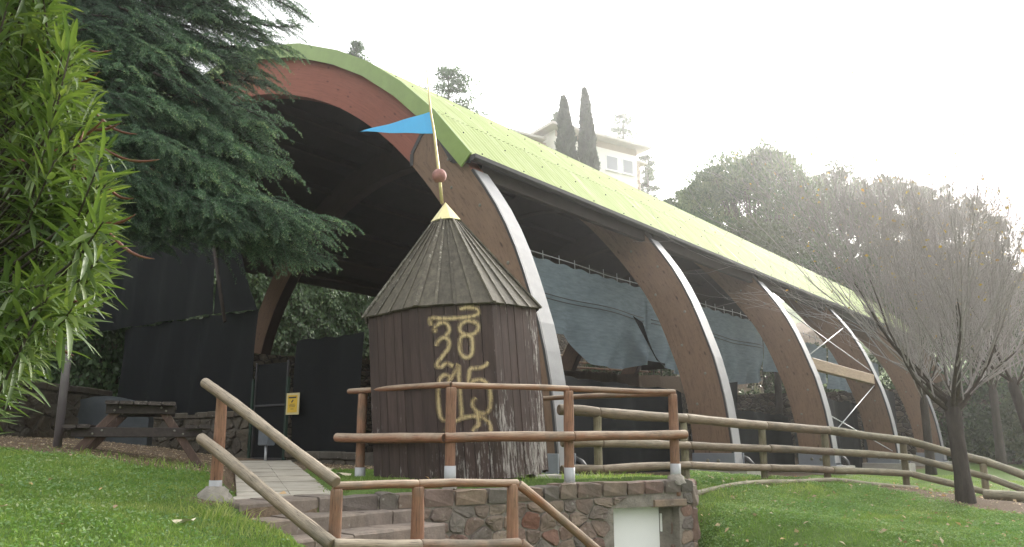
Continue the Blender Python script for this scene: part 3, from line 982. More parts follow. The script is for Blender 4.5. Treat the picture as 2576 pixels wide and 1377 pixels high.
# ------------------------------------------------------------------ stone steps
step_word = ['topmost', 'second', 'third', 'fourth', 'lowest']
ends = []
stair_z = [1.04, .905, .765, .62, .475]
for k in range(5):
    z1 = stair_z[k]
    left = S1 + SDN * (.40 * k) + SE * (.03 * math.sin(k * 2.1))
    L = 0
    while (left + SE * (L + .05) - WL).dot(WN) > -.10 and L < 1.9: L += .02
    st_ = thing('stone_step', {0: 'topmost stone step at the end of the concrete path', 1: 'stone step directly below the topmost one', 2: 'third stone step down from the concrete path',
                               3: 'fourth stone step down, near the bottom of the photo', 4: 'lowest stone step behind the log stair railing'}[k], 'step', (left.x, left.y, z1 - .2), 'stone steps beside the retaining wall')
    pos = -.0
    rnd = random.Random(30 + k)
    while pos < L - .02:
        w = rnd.uniform(.27, .5)
        if pos + w > L - .15: w = L - pos
        m = MB()
        o = rnd.uniform(-.012, .012); dz = rnd.uniform(-.008, .006)
        c = left + SE * (pos + w / 2) - SDN * (.22 + o)
        c.z = z1 - .11 + dz
        # rough block: chamfered along its length, worn front edge
        m.bbox(c, SE * (w / 2 - .005), -SDN * .235, up * .11, .018)
        m.v = [(a + rnd.uniform(-.005, .005), b + rnd.uniform(-.005, .005), d + rnd.uniform(-.004, .004)) for a, b, d in m.v]
        m.build('step_block', M['step_stone'], st_)
        pos += w
    # second, lower course of the riser
    pos = 0
    while pos < L - .02:
        w = rnd.uniform(.22, .42)
        if pos + w > L - .15: w = L - pos
        m = MB()
        c = left + SE * (pos + w / 2) - SDN * (.262 + rnd.uniform(-.01, .01)); c.z = z1 - .285
        m.bbox(c, SE * (w / 2 - .006), -SDN * .235, up * .062, .014)
        m.v = [(a + rnd.uniform(-.004, .004), b + rnd.uniform(-.004, .004), d) for a, b, d in m.v]
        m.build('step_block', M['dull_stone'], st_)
        pos += w

# ------------------------------------------------------------------ the concrete path
pth = thing('concrete_path', 'pale concrete slab path leading from the steps to the green gate', 'path', (-2.4, 8.0, 1.0))
pth['kind'] = 'structure'
def path_lr(y):
    return -2.55 + (y - 7.7) * (-3.03 / 8.8), -1.9 + (y - 8.5) * (-2.6 / 8.0)
y = 8.0
rnd = random.Random(4)
first = True
while y < 16.6:
    dy = rnd.uniform(.42, .6)
    for half in (0, 1):
        def corner(yy, f):
            l, r = path_lr(yy)
            return Vector((l + (r - l) * f, yy + .28 * f * (1 if yy < 9 else 1), 0))
        f0, f1 = (0, .55) if half == 0 else (.55, 1)
        g0 = .004
        cs = [corner(y + g0, f0 + .003), corner(y + g0, f1 - .003), corner(y + dy - g0, f1 - .003), corner(y + dy - g0, f0 + .003)]
        if first and half == 0: cs[0] = S1 + SE * .01 - SDN * .445; cs[1] = S1 + SE * .60 - SDN * .445
        if first and half == 1: cs[0] = S1 + SE * .605 - SDN * .445; cs[1] = S1 + SE * 1.12 - SDN * .445
        dz = rnd.uniform(-.006, .006)
        zt = lambda p: 1.04 + (p.y - 8.0) * .0165 + dz
        m = MB()
        m.hexa([Vector((p.x, p.y, zt(p) - .12)) for p in cs] + [Vector((p.x, p.y, zt(p))) for p in cs])
        m.build('paving_slab', M['path'], pth)
    first = False
    y += dy
# ------------------------------------------------------------------ END of part 2

# ------------------------------------------------------------------ the arched pavilion
TIM = [(-.02, 1.1), (.08, 2.14), (.17, 2.74), (.34, 3.49), (.53, 4.05), (.74, 4.62), (1.01, 5.24), (1.42, 5.95), (2.16, 6.93), (2.98, 7.85), (3.93, 8.72), (5.04, 9.54),
       (6.23, 10.23), (7.72, 10.86), (9.32, 11.32), (11.0, 11.5), (12.7, 11.35), (14.3, 10.9), (15.8, 10.15), (17.1, 9.2), (18.2, 8.05), (19.0, 6.9), (19.55, 5.8), (19.9, 4.6), (20.1, 3.4)]
def resample(pts, n):
    P = np.array(pts); d = np.r_[0, np.cumsum(np.hypot(*np.diff(P, axis=0).T))]
    # smooth through the points with a Catmull-Rom
    out = []
    for x in np.linspace(0, d[-1], n):
        k = min(max(np.searchsorted(d, x) - 1, 0), len(P) - 2)
        t = (x - d[k]) / (d[k + 1] - d[k])
        p0, p1, p2, p3 = P[max(k - 1, 0)], P[k], P[k + 1], P[min(k + 2, len(P) - 1)]
        out.append(.5 * ((2 * p1) + (-p0 + p2) * t + (2 * p0 - 5 * p1 + 4 * p2 - p3) * t * t + (-p0 + 3 * p1 - 3 * p2 + p3) * t ** 3))
    return np.array(out)
EX = resample(TIM, 61)
TN = np.gradient(EX, axis=0); TN /= np.linalg.norm(TN, axis=1)[:, None]
IN = EX + np.stack([TN[:, 1], -TN[:, 0]], -1) * np.interp(np.linspace(0, 1, 61), [0, .2, .8, 1], [.93, .96, .96, .93])[:, None]
ARC = np.r_[0, np.cumsum(np.hypot(*np.diff(EX, axis=0).T))]
BW, SPAN = .38, 6.6
pv = thing('arched_pavilion', 'large arched timber pavilion with green corrugated roof behind the hut', 'pavilion', pav(0, 1.0, 0))

def band(outer, inner, t0, t1, arcs):
    """curved bar between two outlines in the plane of an arch, from t0 to t1"""
    m = MB()
    n = len(outer)
    rows = []
    for k in range(n):
        rows.append([m.vert(pav(outer[k][0], outer[k][1], t0)), m.vert(pav(inner[k][0], inner[k][1], t0)), m.vert(pav(inner[k][0], inner[k][1], t1)), m.vert(pav(outer[k][0], outer[k][1], t1))])
    for k in range(n - 1):
        a, b = rows[k], rows[k + 1]
        for j in range(4):
            j2 = (j + 1) % 4
            w = [0, .95, 1.33, 2.28, 2.66]
            m.face([a[j], b[j], b[j2], a[j2]], [(w[j], arcs[k]), (w[j], arcs[k + 1]), (w[j + 1], arcs[k + 1]), (w[j + 1], arcs[k])])
    m.face(rows[0]); m.face(rows[-1][::-1])
    return m
# outline of the brown leg: follows the arch up to z ~ 7, pointed on top
k_leg = int(np.argmax(EX[:, 1] > 6.93))
def leg_panel(t, side, tall):
    """brown boarded face of a leg, proud of the arch"""
    m = MB()
    n = 26
    zs_o = np.linspace(1.1, 6.85, n); so = np.interp(zs_o, EX[:, 1][:30], EX[:, 0][:30])
    ki = int(np.argmax(IN[:, 1] > 7.2))
    zs_i = np.linspace(IN[0, 1], 7.2, n); si = np.interp(zs_i, IN[:ki + 2, 1], IN[:ki + 2, 0])
    d = -.025 if side < 0 else .025
    o = .012
    rows = [(m.vert(pav(so[k] + o, zs_o[k], t + d)), m.vert(pav(si[k] - o * .3, zs_i[k], t + d)), m.vert(pav(so[k] + o, zs_o[k], t)), m.vert(pav(si[k] - o * .3, zs_i[k], t))) for k in range(n)]
    for k in range(n - 1):
        a, b = rows[k], rows[k + 1]
        uv = [(0, zs_o[k]), (.95, zs_o[k]), (.95, zs_o[k + 1]), (0, zs_o[k + 1])]
        m.face([a[0], a[1], b[1], b[0]], uv)
        m.face([a[2], a[0], b[0], b[2]], uv); m.face([a[1], a[3], b[3], b[1]], uv)
    top = [(2.42, 6.93), (3.02, 7.80), (3.32, 7.66)]
    f = [rows[-1][0]] + [m.vert(pav(s, z, t + d)) for s, z in top] + [rows[-1][1]]
    bk = [rows[-1][2]] + [m.vert(pav(s, z, t)) for s, z in top] + [rows[-1][3]]
    m.face(f[::-1], [(0, 6.9), (.3, 6.95), (.55, 7.8), (.8, 7.6), (.95, 7.2)][::-1])
    for k in range(len(f) - 1):
        m.face([f[k], f[k + 1], bk[k + 1], bk[k]], [(0, 7), (.3, 7), (.3, 7.1), (0, 7.1)])
    return m
def strip_along(pts, t, d, w, name, mat, parent):
    """flat dark edging along a line drawn on the face of the arch"""
    m = MB()
    for (a, b) in zip(pts[:-1], pts[1:]):
        pa, pb = pav(a[0], a[1], t + d), pav(b[0], b[1], t + d)
        ax = (pb - pa) / 2
        m.box((pa + pb) / 2, ax * 1.01, A * .012, ax.cross(A).normalized() * w / 2)
    return m.build(name, mat, parent)

arch_rand = random.Random(5)
for k in range(6):
    t0 = SPAN * k
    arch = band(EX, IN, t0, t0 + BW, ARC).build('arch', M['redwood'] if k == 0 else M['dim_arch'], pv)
    for side, tt in ((-1, t0), (1, t0 + BW)):
        if k == 0: leg_panel(tt, side, True).build('leg_panel', M['glulam'], arch)
        else:
            m = MB(); d = -.025 if side < 0 else .025
            rows = [(m.vert(pav(EX[j][0] + .01, EX[j][1], tt + d)), m.vert(pav(IN[j][0] - .005, IN[j][1], tt + d))) for j in range(22)]
            for q in range(21):
                a, b = rows[q], rows[q + 1]
                m.face([a[0], a[1], b[1], b[0]], [(0, ARC[q]), (.95, ARC[q]), (.95, ARC[q + 1]), (0, ARC[q + 1])])
            m.build('leg_panel', M['glulam'], arch)
    # far leg, brown as well
    m = MB()
    kk = [j for j in range(61) if ARC[j] > ARC[-1] - 6.2]
    for side, tt in ((-1, t0), (1, t0 + BW)):
        d = -.025 if side < 0 else .025
        rows = [(m.vert(pav(EX[j][0] - .01, EX[j][1], tt + d)), m.vert(pav(IN[j][0] + .01, IN[j][1], tt + d))) for j in kk]
        for q in range(len(kk) - 1):
            a, b = rows[q], rows[q + 1]
            m.face([a[0], b[0], b[1], a[1]], [(0, ARC[kk[q]]), (0, ARC[kk[q + 1]]), (.95, ARC[kk[q + 1]]), (.95, ARC[kk[q]])])
    m.build('far_leg_panel', M['glulam'], arch)
    # silver flashing over the back of the leg
    jj = [j for j in range(30) if EX[j, 1] < 6.72]
    out_ = [EX[j] - np.array([TN[j, 1], -TN[j, 0]]) * .035 for j in jj]; inn_ = [EX[j] - np.array([TN[j, 1], -TN[j, 0]]) * .004 for j in jj]
    band(out_, inn_, t0 + .012, t0 + BW + .02, ARC[jj]).build('silver_flashing', M['flashing'], arch)
    out2 = [EX[j] - np.array([TN[j, 1], -TN[j, 0]]) * .038 for j in jj]; in2 = [EX[j] + np.array([TN[j, 1], -TN[j, 0]]) * .012 for j in jj]
    band(out2, in2, t0 - .035, t0 + .008, ARC[jj]).build('edge_trim', M['dark_metal'], arch)
    if k == 0:
        strip_along([(3.60, 7.10), (3.60, 7.36), (3.33, 7.72), (3.02, 7.86)], 0, -.03, .09, 'dark_edging', M['dark_metal'], arch)
        strip_along([(3.02, 7.86), (2.42, 6.96), (1.95, 6.86)], 0, -.034, .14, 'dark_edging', M['dark_metal'], arch)
    # bolts through the leg
    for (s_off, z) in ((.30, 7.0), (.62, 6.4), (.28, 5.9), (.70, 5.2), (.25, 4.7), (.66, 3.9), (.3, 3.2), (.68, 2.5)):
        s0 = np.interp(z, EX[:30, 1], EX[:30, 0]) + s_off * (1.15 if z > 5 else 1)
        m = MB(); m.lathe(pav(s0, z, t0 - .026), [(.001, .018), (.016, .016), (.018, .010), (.034, .006), (.034, 0)][::-1], 8, (-A.x, -A.y, 0), False)
        m.build('bolt', M['bolt'], arch)
    # shoe and plinth
    m = MB()
    c = pav(.46, 1.22, t0 + BW / 2)
    for side in (-1, 1):
        m.bbox(c + A * side * (BW / 2 + .045), B * .52, A * .018, Vector((0, 0, .17)), .006)
    m.bbox(c - Vector((0, 0, .175)), B * .56, A * (BW / 2 + .09), Vector((0, 0, .014)), .004)
    shoe = m.build('steel_shoe', M['shoe'], arch)
    m = MB()
    for ds in (-.13, .13):
        m.lathe(c + B * ds - A * (BW / 2 + .063), [(.045, 0), (.045, .02), (.03, .035), (.001, .04)], 8, (-A.x, -A.y, 0), False)
    m.build('bolt', M['bolt'], shoe)
    m = MB()
    c = pav(.40, .72, t0 + BW / 2 + .05)
    m.bbox(c, B * .78, A * .42, Vector((0, 0, .315)), .02)
    m.build('plinth', M['concrete'], arch)
    # rain pipe at the back edge of the leg
    if k in (0, 1, 2, 3):
        f = pav(-.12, 1.05, t0 + BW + .12)
        m = MB()
        m.tube([f + B * .12 + Vector((0, 0, .25)), f + Vector((0, 0, .2)), f - B * .10 + Vector((0, 0, .1)), f - B * .13 + Vector((0, 0, -.1)), f - B * .13 + Vector((0, 0, -.4))], .055, 8)
        m.build('rain_pipe', M['dark_metal'], pv)

# roof facets
RV = [(1.86, 6.90), (2.88, 8.05), (3.89, 8.96), (4.98, 9.76), (6.10, 10.40), (7.66, 11.10), (9.35, 11.58), (11.0, 11.76), (12.75, 11.6), (14.4, 11.14), (15.95, 10.38), (17.3, 9.42), (18.45, 8.9), (19.75, 8.35)]
RT0, RT1 = -.12, 33.45
npitch = 230
for i in range(len(RV) - 1):
    (s0, z0), (s1, z1) = RV[i], RV[i + 1]
    L = math.hypot(s1 - s0, z1 - z0); nx, nz = -(z1 - z0) / L, (s1 - s0) / L
    V, F, UVs = [], [], []
    rows = []
    tt = np.linspace(RT0, RT1, npitch * 4 + 1)
    hh = np.tile([0, 0, .028, .028], npitch + 1)[:len(tt)]
    lap = .006 * (i % 2)
    for s, z in ((s0, z0), (s1, z1)):
        for t, h in zip(tt, hh):
            p = pav(s + nx * (h + lap), z + nz * (h + lap), t); V.append(p)
    n = len(tt)
    arc0 = sum(math.hypot(RV[j + 1][0] - RV[j][0], RV[j + 1][1] - RV[j][1]) for j in range(i))
    for q in range(n - 1):
        F.append((q, q + 1, n + q + 1, n + q)); UVs += [(tt[q], arc0), (tt[q + 1], arc0), (tt[q + 1], arc0 + L), (tt[q], arc0 + L)]
    mesh_np('roof_sheet', V, F, M['roof'], pv, uv=UVs)
    # boarding below
    m = MB()
    q = []
    for t in (RT0 + .05, RT1 - .05):
        for s, z, dn in ((s0, z0, .05), (s1, z1, .05), (s1, z1, .11), (s0, z0, .11)):
            q.append(pav(s - nx * dn, z - nz * dn, t))
    i8 = [m.vert(p) for p in q]
    for a in ((0, 1, 2, 3), (7, 6, 5, 4), (0, 4, 5, 1), (1, 5, 6, 2), (2, 6, 7, 3), (3, 7, 4, 0)): m.face([i8[x] for x in a])
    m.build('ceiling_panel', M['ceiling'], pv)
    # fascia boards front and back
    for t, sg in ((RT0 - .045, -1), (RT1 + .01, 1)):
        m = MB(); q = []
        for tq in (t, t + .035):
            for s, z, dn in ((s0, z0, -.045), (s1, z1, -.045), (s1, z1, .30), (s0, z0, .30)):
                q.append(pav(s - nx * dn, z - nz * dn, tq))
        i8 = [m.vert(p) for p in q]
        for a in ((0, 1, 2, 3), (7, 6, 5, 4), (0, 4, 5, 1), (1, 5, 6, 2), (2, 6, 7, 3), (3, 7, 4, 0)): m.face([i8[x] for x in a])
        fb = m.build('fascia_board', M['fascia'], pv)
    # purlins along the roof
    m = MB()
    ps, pz = (s0 + s1) / 2 - nx * .24, (z0 + z1) / 2 - nz * .24
    for k in range(5):
        a, b = SPAN * k + BW + .01, SPAN * (k + 1) - .01
        pa, pb = pav(ps, pz, a), pav(ps, pz, b)
        upv = (B * nx + Vector((0, 0, nz))).normalized()
        m.bbox((pa + pb) / 2, (pb - pa) / 2, upv.cross(A).normalized() * .07, upv * .125, .01)
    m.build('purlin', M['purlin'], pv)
# screw heads in rows along the sheets
m = MB()
for i in range(7):
    (s0, z0), (s1, z1) = RV[i], RV[i + 1]
    L = math.hypot(s1 - s0, z1 - z0); nx, nz = -(z1 - z0) / L, (s1 - s0) / L
    for f in (.12, .62):
        for q in range(26):
            t = .3 + q * 1.29
            p = pav(s0 + (s1 - s0) * f + nx * .034, z0 + (z1 - z0) * f + nz * .034, t)
            m.box(p, A * .010, (B * (s1 - s0) + Vector((0, 0, z1 - z0))).normalized() * .010, (B * nx + Vector((0, 0, nz))) * .012)
sc_ = m.build('roof_screws', M['dark_metal'], pv); sc_['kind'] = 'stuff'
# gutter and eaves beam along both sides
for (s, z, sg) in ((1.84, 6.86, -1), (19.8, 8.32, 1)):
    m = MB()
    ring = []
    prof = [(sg * .00, .03), (sg * .12, .03), (sg * .11, -.04), (sg * .06, -.085), (sg * -.02, -.085), (sg * -.03, -.04)]
    for t in (RT0 - .03, RT1 + .03):
        ring.append([m.vert(pav(s + a, z + b, t)) for a, b in prof])
    n = len(prof)
    for q in range(n - 1): m.face([ring[0][q], ring[0][(q + 1) % n], ring[1][(q + 1) % n], ring[1][q]])
    m.face(ring[0]); m.face(ring[1][::-1])
    m.build('gutter', M['dark_metal'], pv)
    m = MB()
    for k in range(5):
        a, b = SPAN * k + BW + .02, SPAN * (k + 1) - .02
        ss = s - sg * .28
        zz = (6.86 if sg < 0 else 8.32) - .08
        pa, pb = pav(ss, zz, a), pav(ss, zz, b)
        m.bbox((pa + pb) / 2, (pb - pa) / 2, B * .07, Vector((0, 0, .17)), .01)
    m.build('eaves_beam', M['purlin'], pv)
# strut and tie rods between the third and fourth arch
m = MB()
pa, pb = pav(.62, 4.02, 2 * SPAN + BW + .02), pav(.62, 3.95, 3 * SPAN - .03)
m.bbox((pa + pb) / 2, (pb - pa) / 2, B * .10, Vector((0, 0, .17)), .015)
m.build('strut', simple('pale_timber', (.34, .24, .16), .75, 0, .3, 3.0, .3, .01, (1, 1, 6)), pv)
for (a, b) in (((.25, 1.75, 2 * SPAN + BW), (.55, 3.75, 3 * SPAN)), ((.35, 2.6, 2 * SPAN + BW), (.15, 1.45, 3 * SPAN)), ((.62, 4.25, 2 * SPAN + BW), (1.45, 5.9, 3 * SPAN)), ((1.45, 5.9, 2 * SPAN + BW), (.62, 4.25, 3 * SPAN))):
    m = MB(); m.tube([pav(*a), pav(*b)], .016, 6)
    m.build('tie_rod', M['galv'], pv)

# ------------------------------------------------------------------ nets hung in and round the pavilion
def cloth(name, grid, mat, label, cat, parent=None, group=None):
    V = []; F = []
    nu, nv = len(grid), len(grid[0])
    for row in grid: V += row
    for a in range(nu - 1):
        for b in range(nv - 1):
            F.append((a * nv + b, (a + 1) * nv + b, (a + 1) * nv + b + 1, a * nv + b + 1))
    o = mesh_np(name, V, F, M[mat], None, smooth=True)
    return tag(o, label, cat, group)
nr = random.Random(9)
def shade_cloth(t0, t1, s, ztop, zbot_f, label, fold=0.0, torn=None):
    grid = []
    n = max(8, int((t1 - t0) / .12))
    for a in range(n + 1):
        t = t0 + (t1 - t0) * a / n
        zb = zbot_f(t)
        zt = ztop + .05 * math.sin((t - t0) * 9.0) * .5 - .04
        row = []
        for b in range(23):
            f = b / 22
            z = zt + (zb - zt) * f
            w = .10 * math.sin(t * 2.1 + 2 * f) * f + .05 * math.sin(t * 5.3 - 3 * f) * f * f + fold * max(0, f - .65) * math.sin(t * 7 + f * 9)
            sag = -.55 * math.sin(min(1, max(0, (f - .55) / .45)) * math.pi * .5) ** 2 * fold
            row.append(pav(s - w - sag * .5, z, t))
        grid.append(row)
    return cloth('shade_cloth', grid, 'blue_net', label, 'net', group='grey blue shade cloths between the arches')
shade_cloth(.1, 8.32, 3.03, 5.78, lambda t: 4.08 - .62 * smooth(4.6, 5.4, t) + .22 * smooth(6.9, 8.3, t), 'torn grey blue shade cloth hung between the first and second arch', .22)
shade_cloth(8.25, 15.9, 3.0, 5.76, lambda t: 3.85 - .40 * math.sin(math.pi * (t - 8.2) / 8.4), 'grey blue shade cloth sagging between the second and third arch', .35)
shade_cloth(16.0, 22.4, 3.0, 5.55, lambda t: 4.05 - .10 * math.sin(t), 'grey blue shade cloth behind the timber strut of the third arch', .15)
shade_cloth(22.6, 29.5, 3.0, 5.5, lambda t: 3.9, 'farthest grey blue shade cloth past the fourth arch', .15)
# the two seams sewn across each cloth
for (ta, tb_) in ((.2, 8.0), (8.35, 15.8)):
    for zz in (4.93, 4.83):
        m = MB(); m.tube([pav(2.955 - .10 * math.sin(t * 2.1 + .9) * .45, zz + .02 * math.sin(t * 1.3), t) for t in np.linspace(ta, tb_, 24)], .011, 4)
        tag(m.build('seam_cord', M['dark_metal']), 'thin dark cord along the middle of the ' + ('first' if ta < 1 else 'second') + ' shade cloth, ' + ('upper' if zz > 4.9 else 'lower') + ' of the pair', 'cord')
# the loose dark flap on the first one
g_ = []
for a in range(9):
    f = a / 8
    t = 7.15 + 1.15 * f
    zt = 4.80 - 1.05 * f; w = .42 * math.sin(math.pi * min(1, f * .75 + .12)) + .03
    g_.append([pav(2.82 - .05 * b, zt - w * b / 4 + .05, t + .04 * b) for b in range(5)])
cloth('torn_flap', g_, 'dark_net', 'dark torn flap hanging from the shade cloth by the second arch', 'net')
# hooks and the wire that carry the cloth
m = MB()
m.tube([pav(3.0, 5.82 - .03 * math.sin(q * 1.9), t) for q, t in enumerate(np.linspace(.1, 29.5, 20))], .012, 5)
for q in range(46):
    t = .4 + q * .63
    m.tube([pav(2.99, 5.92, t), pav(2.985, 5.70, t + .01)], .010, 4)
tag(m.build('net_wire', M['galv']), 'thin wire with hooks carrying the grey blue shade cloths', 'wire')

def screen(name, a, b, z0, z1, label, wav=.055, mat='dark_net', group=None):
    """upright windbreak: corners given as (s, t)"""
    grid = []
    L = math.hypot(b[0] - a[0], b[1] - a[1])
    n = max(4, int(L / .25))
    nrm = Vector((0, 0, 1)).cross((pav(b[0], 0, b[1]) - pav(a[0], 0, a[1])).normalized())
    for k in range(n + 1):
        f = k / n
        s, t = a[0] + (b[0] - a[0]) * f, a[1] + (b[1] - a[1]) * f
        za = z0[0] + (z0[1] - z0[0]) * f; zb = z1[0] + (z1[1] - z1[0]) * f
        zb += nr.uniform(-.03, .03)
        row = []
        for j in range(7):
            g = j / 6
            row.append(pav(s, za + (zb - za) * g, t) + nrm * (wav * math.sin(f * L * 3.1 + g * 2.2) + wav * .5 * math.sin(f * L * 7.7 + g * 4)))
        grid.append(row)
    return cloth(name, grid, mat, label, 'net', group=group)
GN = 'dark windbreak nets'
screen('windbreak_net', (1.15, .55), (1.15, 6.55), (1.0, .97), (2.83, 2.80), 'dark windbreak net between the first two arches behind the log fence', group=GN)
screen('windbreak_net', (1.15, 7.0), (1.15, 9.5), (.95, .93), (3.2, 3.2), 'tall dark windbreak net just right of the second arch', group=GN)
screen('windbreak_net', (1.15, 9.5), (1.15, 13.15), (.93, .9), (2.5, 2.45), 'low dark windbreak net between the second and third arch', group=GN)
screen('windbreak_net', (1.15, 13.6), (1.15, 19.75), (.9, .82), (3.15, 3.1), 'dark windbreak net behind the crossed tie rods', group=GN)
screen('windbreak_net', (1.15, 20.2), (1.15, 24.6), (.85, .8), (3.9, 3.8), 'dark windbreak net between the fourth and fifth arch', group=GN)
# at the front: right of the gate, above the low wall, and the one hung high
screen('windbreak_net', (4.6, -.25), (6.85, -.25), (1.05, 1.08), (3.75, 3.72), 'dark windbreak net between the hut and the green gate', group=GN)
screen('windbreak_net', (8.35, -.30), (15.2, -.30), (2.22, 2.20), (4.58, 4.72), 'dark windbreak net above the low stone wall by the picnic table', group=GN)
screen('windbreak_net', (10.3, -.36), (18.2, -.36), (4.66, 4.78), (8.6, 8.2), 'upper dark net hanging from the arch behind the cedar boughs', group=GN)
grid = []
for k in range(9):
    f = k / 8
    grid.append([pav(10.3 - (1.95 - 1.9 * g_ ** .8) * f, 4.66 - .10 * f + (8.6 - 4.66) * g_, -.34 - .25 * math.sin(f * 3) * .3) for g_ in np.linspace(0, 1, 9)])
cloth('windbreak_net', grid, 'dark_net', 'slanting edge piece of the upper dark net near the leaning pole', 'net', group=GN)
m = MB(); m.tube([pav(9.05, 4.3, -.75), pav(9.62, 5.6, -.72), pav(10.3, 7.3, -.66)], .045, 7)
tag(m.build('leaning_pole', M['purlin']), 'thin wooden pole leaning in front of the dark nets', 'pole')

# ------------------------------------------------------------------ walls round the pavilion
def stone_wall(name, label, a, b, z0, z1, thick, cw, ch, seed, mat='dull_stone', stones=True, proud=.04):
    """a, b world points of the face that is seen; thickness goes behind it"""
    a, b = Vector(a), Vector(b)
    d = Vector((b.x - a.x, b.y - a.y, 0)); L = d.length; d.normalize()
    nrm = Vector((d.y, -d.x, 0))
    root = thing(name, label, 'wall', (a.x, a.y, z0))
    m = MB()
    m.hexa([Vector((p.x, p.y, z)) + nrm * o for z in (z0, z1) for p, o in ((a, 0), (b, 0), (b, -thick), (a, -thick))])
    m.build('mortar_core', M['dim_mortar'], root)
    if stones:
        rn = random.Random(seed)
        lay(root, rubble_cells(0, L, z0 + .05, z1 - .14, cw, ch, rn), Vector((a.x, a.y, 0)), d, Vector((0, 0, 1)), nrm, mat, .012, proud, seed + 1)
        u = 0
        while u < L - .1:
            w = min(rn.uniform(.4, .8), L - u)
            m = MB()
            m.bbox(a + d * (u + w / 2) - nrm * (thick / 2 - .02) + Vector((0, 0, z1 - a.z - .06 + rn.uniform(-.01, .015))), d * (w / 2 - .006), nrm * (thick / 2 + .05), Vector((0, 0, .075)), .02)
            m.build('cap_stone', M[mat], root)
            u += w
    return root
fa, fb = pav(8.45, 0, -.28), pav(16.5, 0, -.28)
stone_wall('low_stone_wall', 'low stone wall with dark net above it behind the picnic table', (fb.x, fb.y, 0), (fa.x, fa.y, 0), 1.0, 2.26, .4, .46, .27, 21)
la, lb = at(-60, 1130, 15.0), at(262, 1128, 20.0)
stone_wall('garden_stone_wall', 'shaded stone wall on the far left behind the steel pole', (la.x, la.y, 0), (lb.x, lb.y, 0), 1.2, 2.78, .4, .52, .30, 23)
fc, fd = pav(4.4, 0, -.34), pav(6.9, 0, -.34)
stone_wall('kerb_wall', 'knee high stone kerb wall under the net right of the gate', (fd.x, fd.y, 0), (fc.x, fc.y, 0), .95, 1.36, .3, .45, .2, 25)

# the far retaining wall inside the arches and the terrace fence
def m_far_wall(name, sc_, c0, c1, joint):
    m, nt, p, o = new_mat(name)
    g = G(nt)
    v = g.coord('Object', (1, 1, 1.7))
    d = g.vor(v, sc_, 'DISTANCE_TO_EDGE')
    c = g.n('ShaderNodeTexVoronoi'); c.inputs['Scale'].default_value = sc_; g.l(v, c.inputs['Vector'])
    bw = g.n('ShaderNodeRGBToBW'); g.l(c.outputs['Color'], bw.inputs[0])
    col = g.ramp(bw.outputs[0], [(.2, c0), (.8, c1)])
    col = g.mix(1.0, col, g.ramp(g.noise(g.coord('Object'), 4, 6, .7), [(.3, .6), (.7, 1.3)]), 'MULTIPLY')
    col = g.mix(g.ramp(d, [(.02, 1.0), (.07, 0.0)]), col, joint)
    g.l(col, p.inputs['Base Color']); p.inputs['Roughness'].default_value = .9
    g.bump(g.ramp(d, [(.0, 0.0), (.14, 1.0)]), 1.0, .06, p)
    return m
M['far_wall'] = m_far_wall('far_rubble_wall', 2.6, (.10, .08, .062), (.20, .165, .13), (.035, .03, .026))
def plain_wall(name, label, a, b, z0, z1, thick, mat):
    d = Vector((b[0] - a[0], b[1] - a[1], 0)).normalized(); nrm = Vector((d.y, -d.x, 0))
    m = MB()
    n = 24
    A3, B3 = Vector((a[0], a[1], 0)), Vector((b[0], b[1], 0))
    rn = random.Random(n + len(label))
    prev = None
    for k in range(n + 1):
        p = A3 + (B3 - A3) * (k / n)
        zt = z1 + rn.uniform(-.06, .06)
        cur = [m.vert(p + Vector((0, 0, z0))), m.vert(p + Vector((0, 0, zt)) - nrm * .0), m.vert(p - nrm * thick + Vector((0, 0, zt))), m.vert(p - nrm * thick + Vector((0, 0, z0)))]
        if prev:
            for j in range(3): m.face([prev[j], cur[j], cur[j + 1], prev[j + 1]])
        else: m.face(cur)
        prev = cur
    m.face(prev[::-1])
    return tag(m.build(name, M[mat]), label, 'wall')
p, q = pav(17.4, 0, -8), pav(17.4, 0, 46)
plain_wall('terrace_wall', 'long rubble wall holding the terrace on the far side of the pavilion', (p.x, p.y), (q.x, q.y), .2, 4.62, .5, 'far_wall')
p, q = pav(24.4, 0, -14), pav(24.4, 0, 60)
ivw = plain_wall('ivy_wall', 'high retaining wall overgrown with ivy behind the far arch legs', (p.x, p.y), (q.x, q.y), 3.5, 10.6, .5, 'far_wall')

def wall_leaves(n, s, t0, t1, z0f, z1f, size, dep, seed):
    r = np.random.default_rng(seed)
    t = r.uniform(t0, t1, n); f = r.random(n)
    z0 = z0f(t); z1 = z1f(t)
    z = z0 + (z1 - z0) * f
    bump = .5 + .5 * np.sin(t * 2.1 + np.sin(z * 1.7) * 2) * np.sin(z * 2.6 + t)
    d = r.uniform(0, 1, n) ** .6 * dep * (.45 + .8 * bump)
    P = np.stack([P0.x + B.x * (s - d) + A.x * t, P0.y + B.y * (s - d) + A.y * t, z - .011 * t], -1)
    sz = size * r.uniform(.6, 1.4, n)
    nrm = np.stack([-B.x + r.normal(0, .5, n), -B.y + r.normal(0, .5, n), .35 + r.normal(0, .5, n)], -1); nrm /= np.linalg.norm(nrm, axis=1)[:, None]
    dn = np.stack([r.normal(0, .5, n), r.normal(0, .5, n), -np.ones(n)], -1); dn -= nrm * (dn * nrm).sum(1)[:, None]; dn /= np.linalg.norm(dn, axis=1)[:, None]
    sd_ = np.cross(nrm, dn)
    sz = sz[:, None]
    V = np.stack([P - dn * sz * .6, P + sd_ * sz * .55, P + dn * sz, P - sd_ * sz * .55], 1).reshape(-1, 3)
    rnd_ = np.clip(.38 + .2 * (bump - .5) + r.normal(0, .22, n), 0, 1)
    return V, np.arange(n * 4).reshape(-1, 4), rnd_
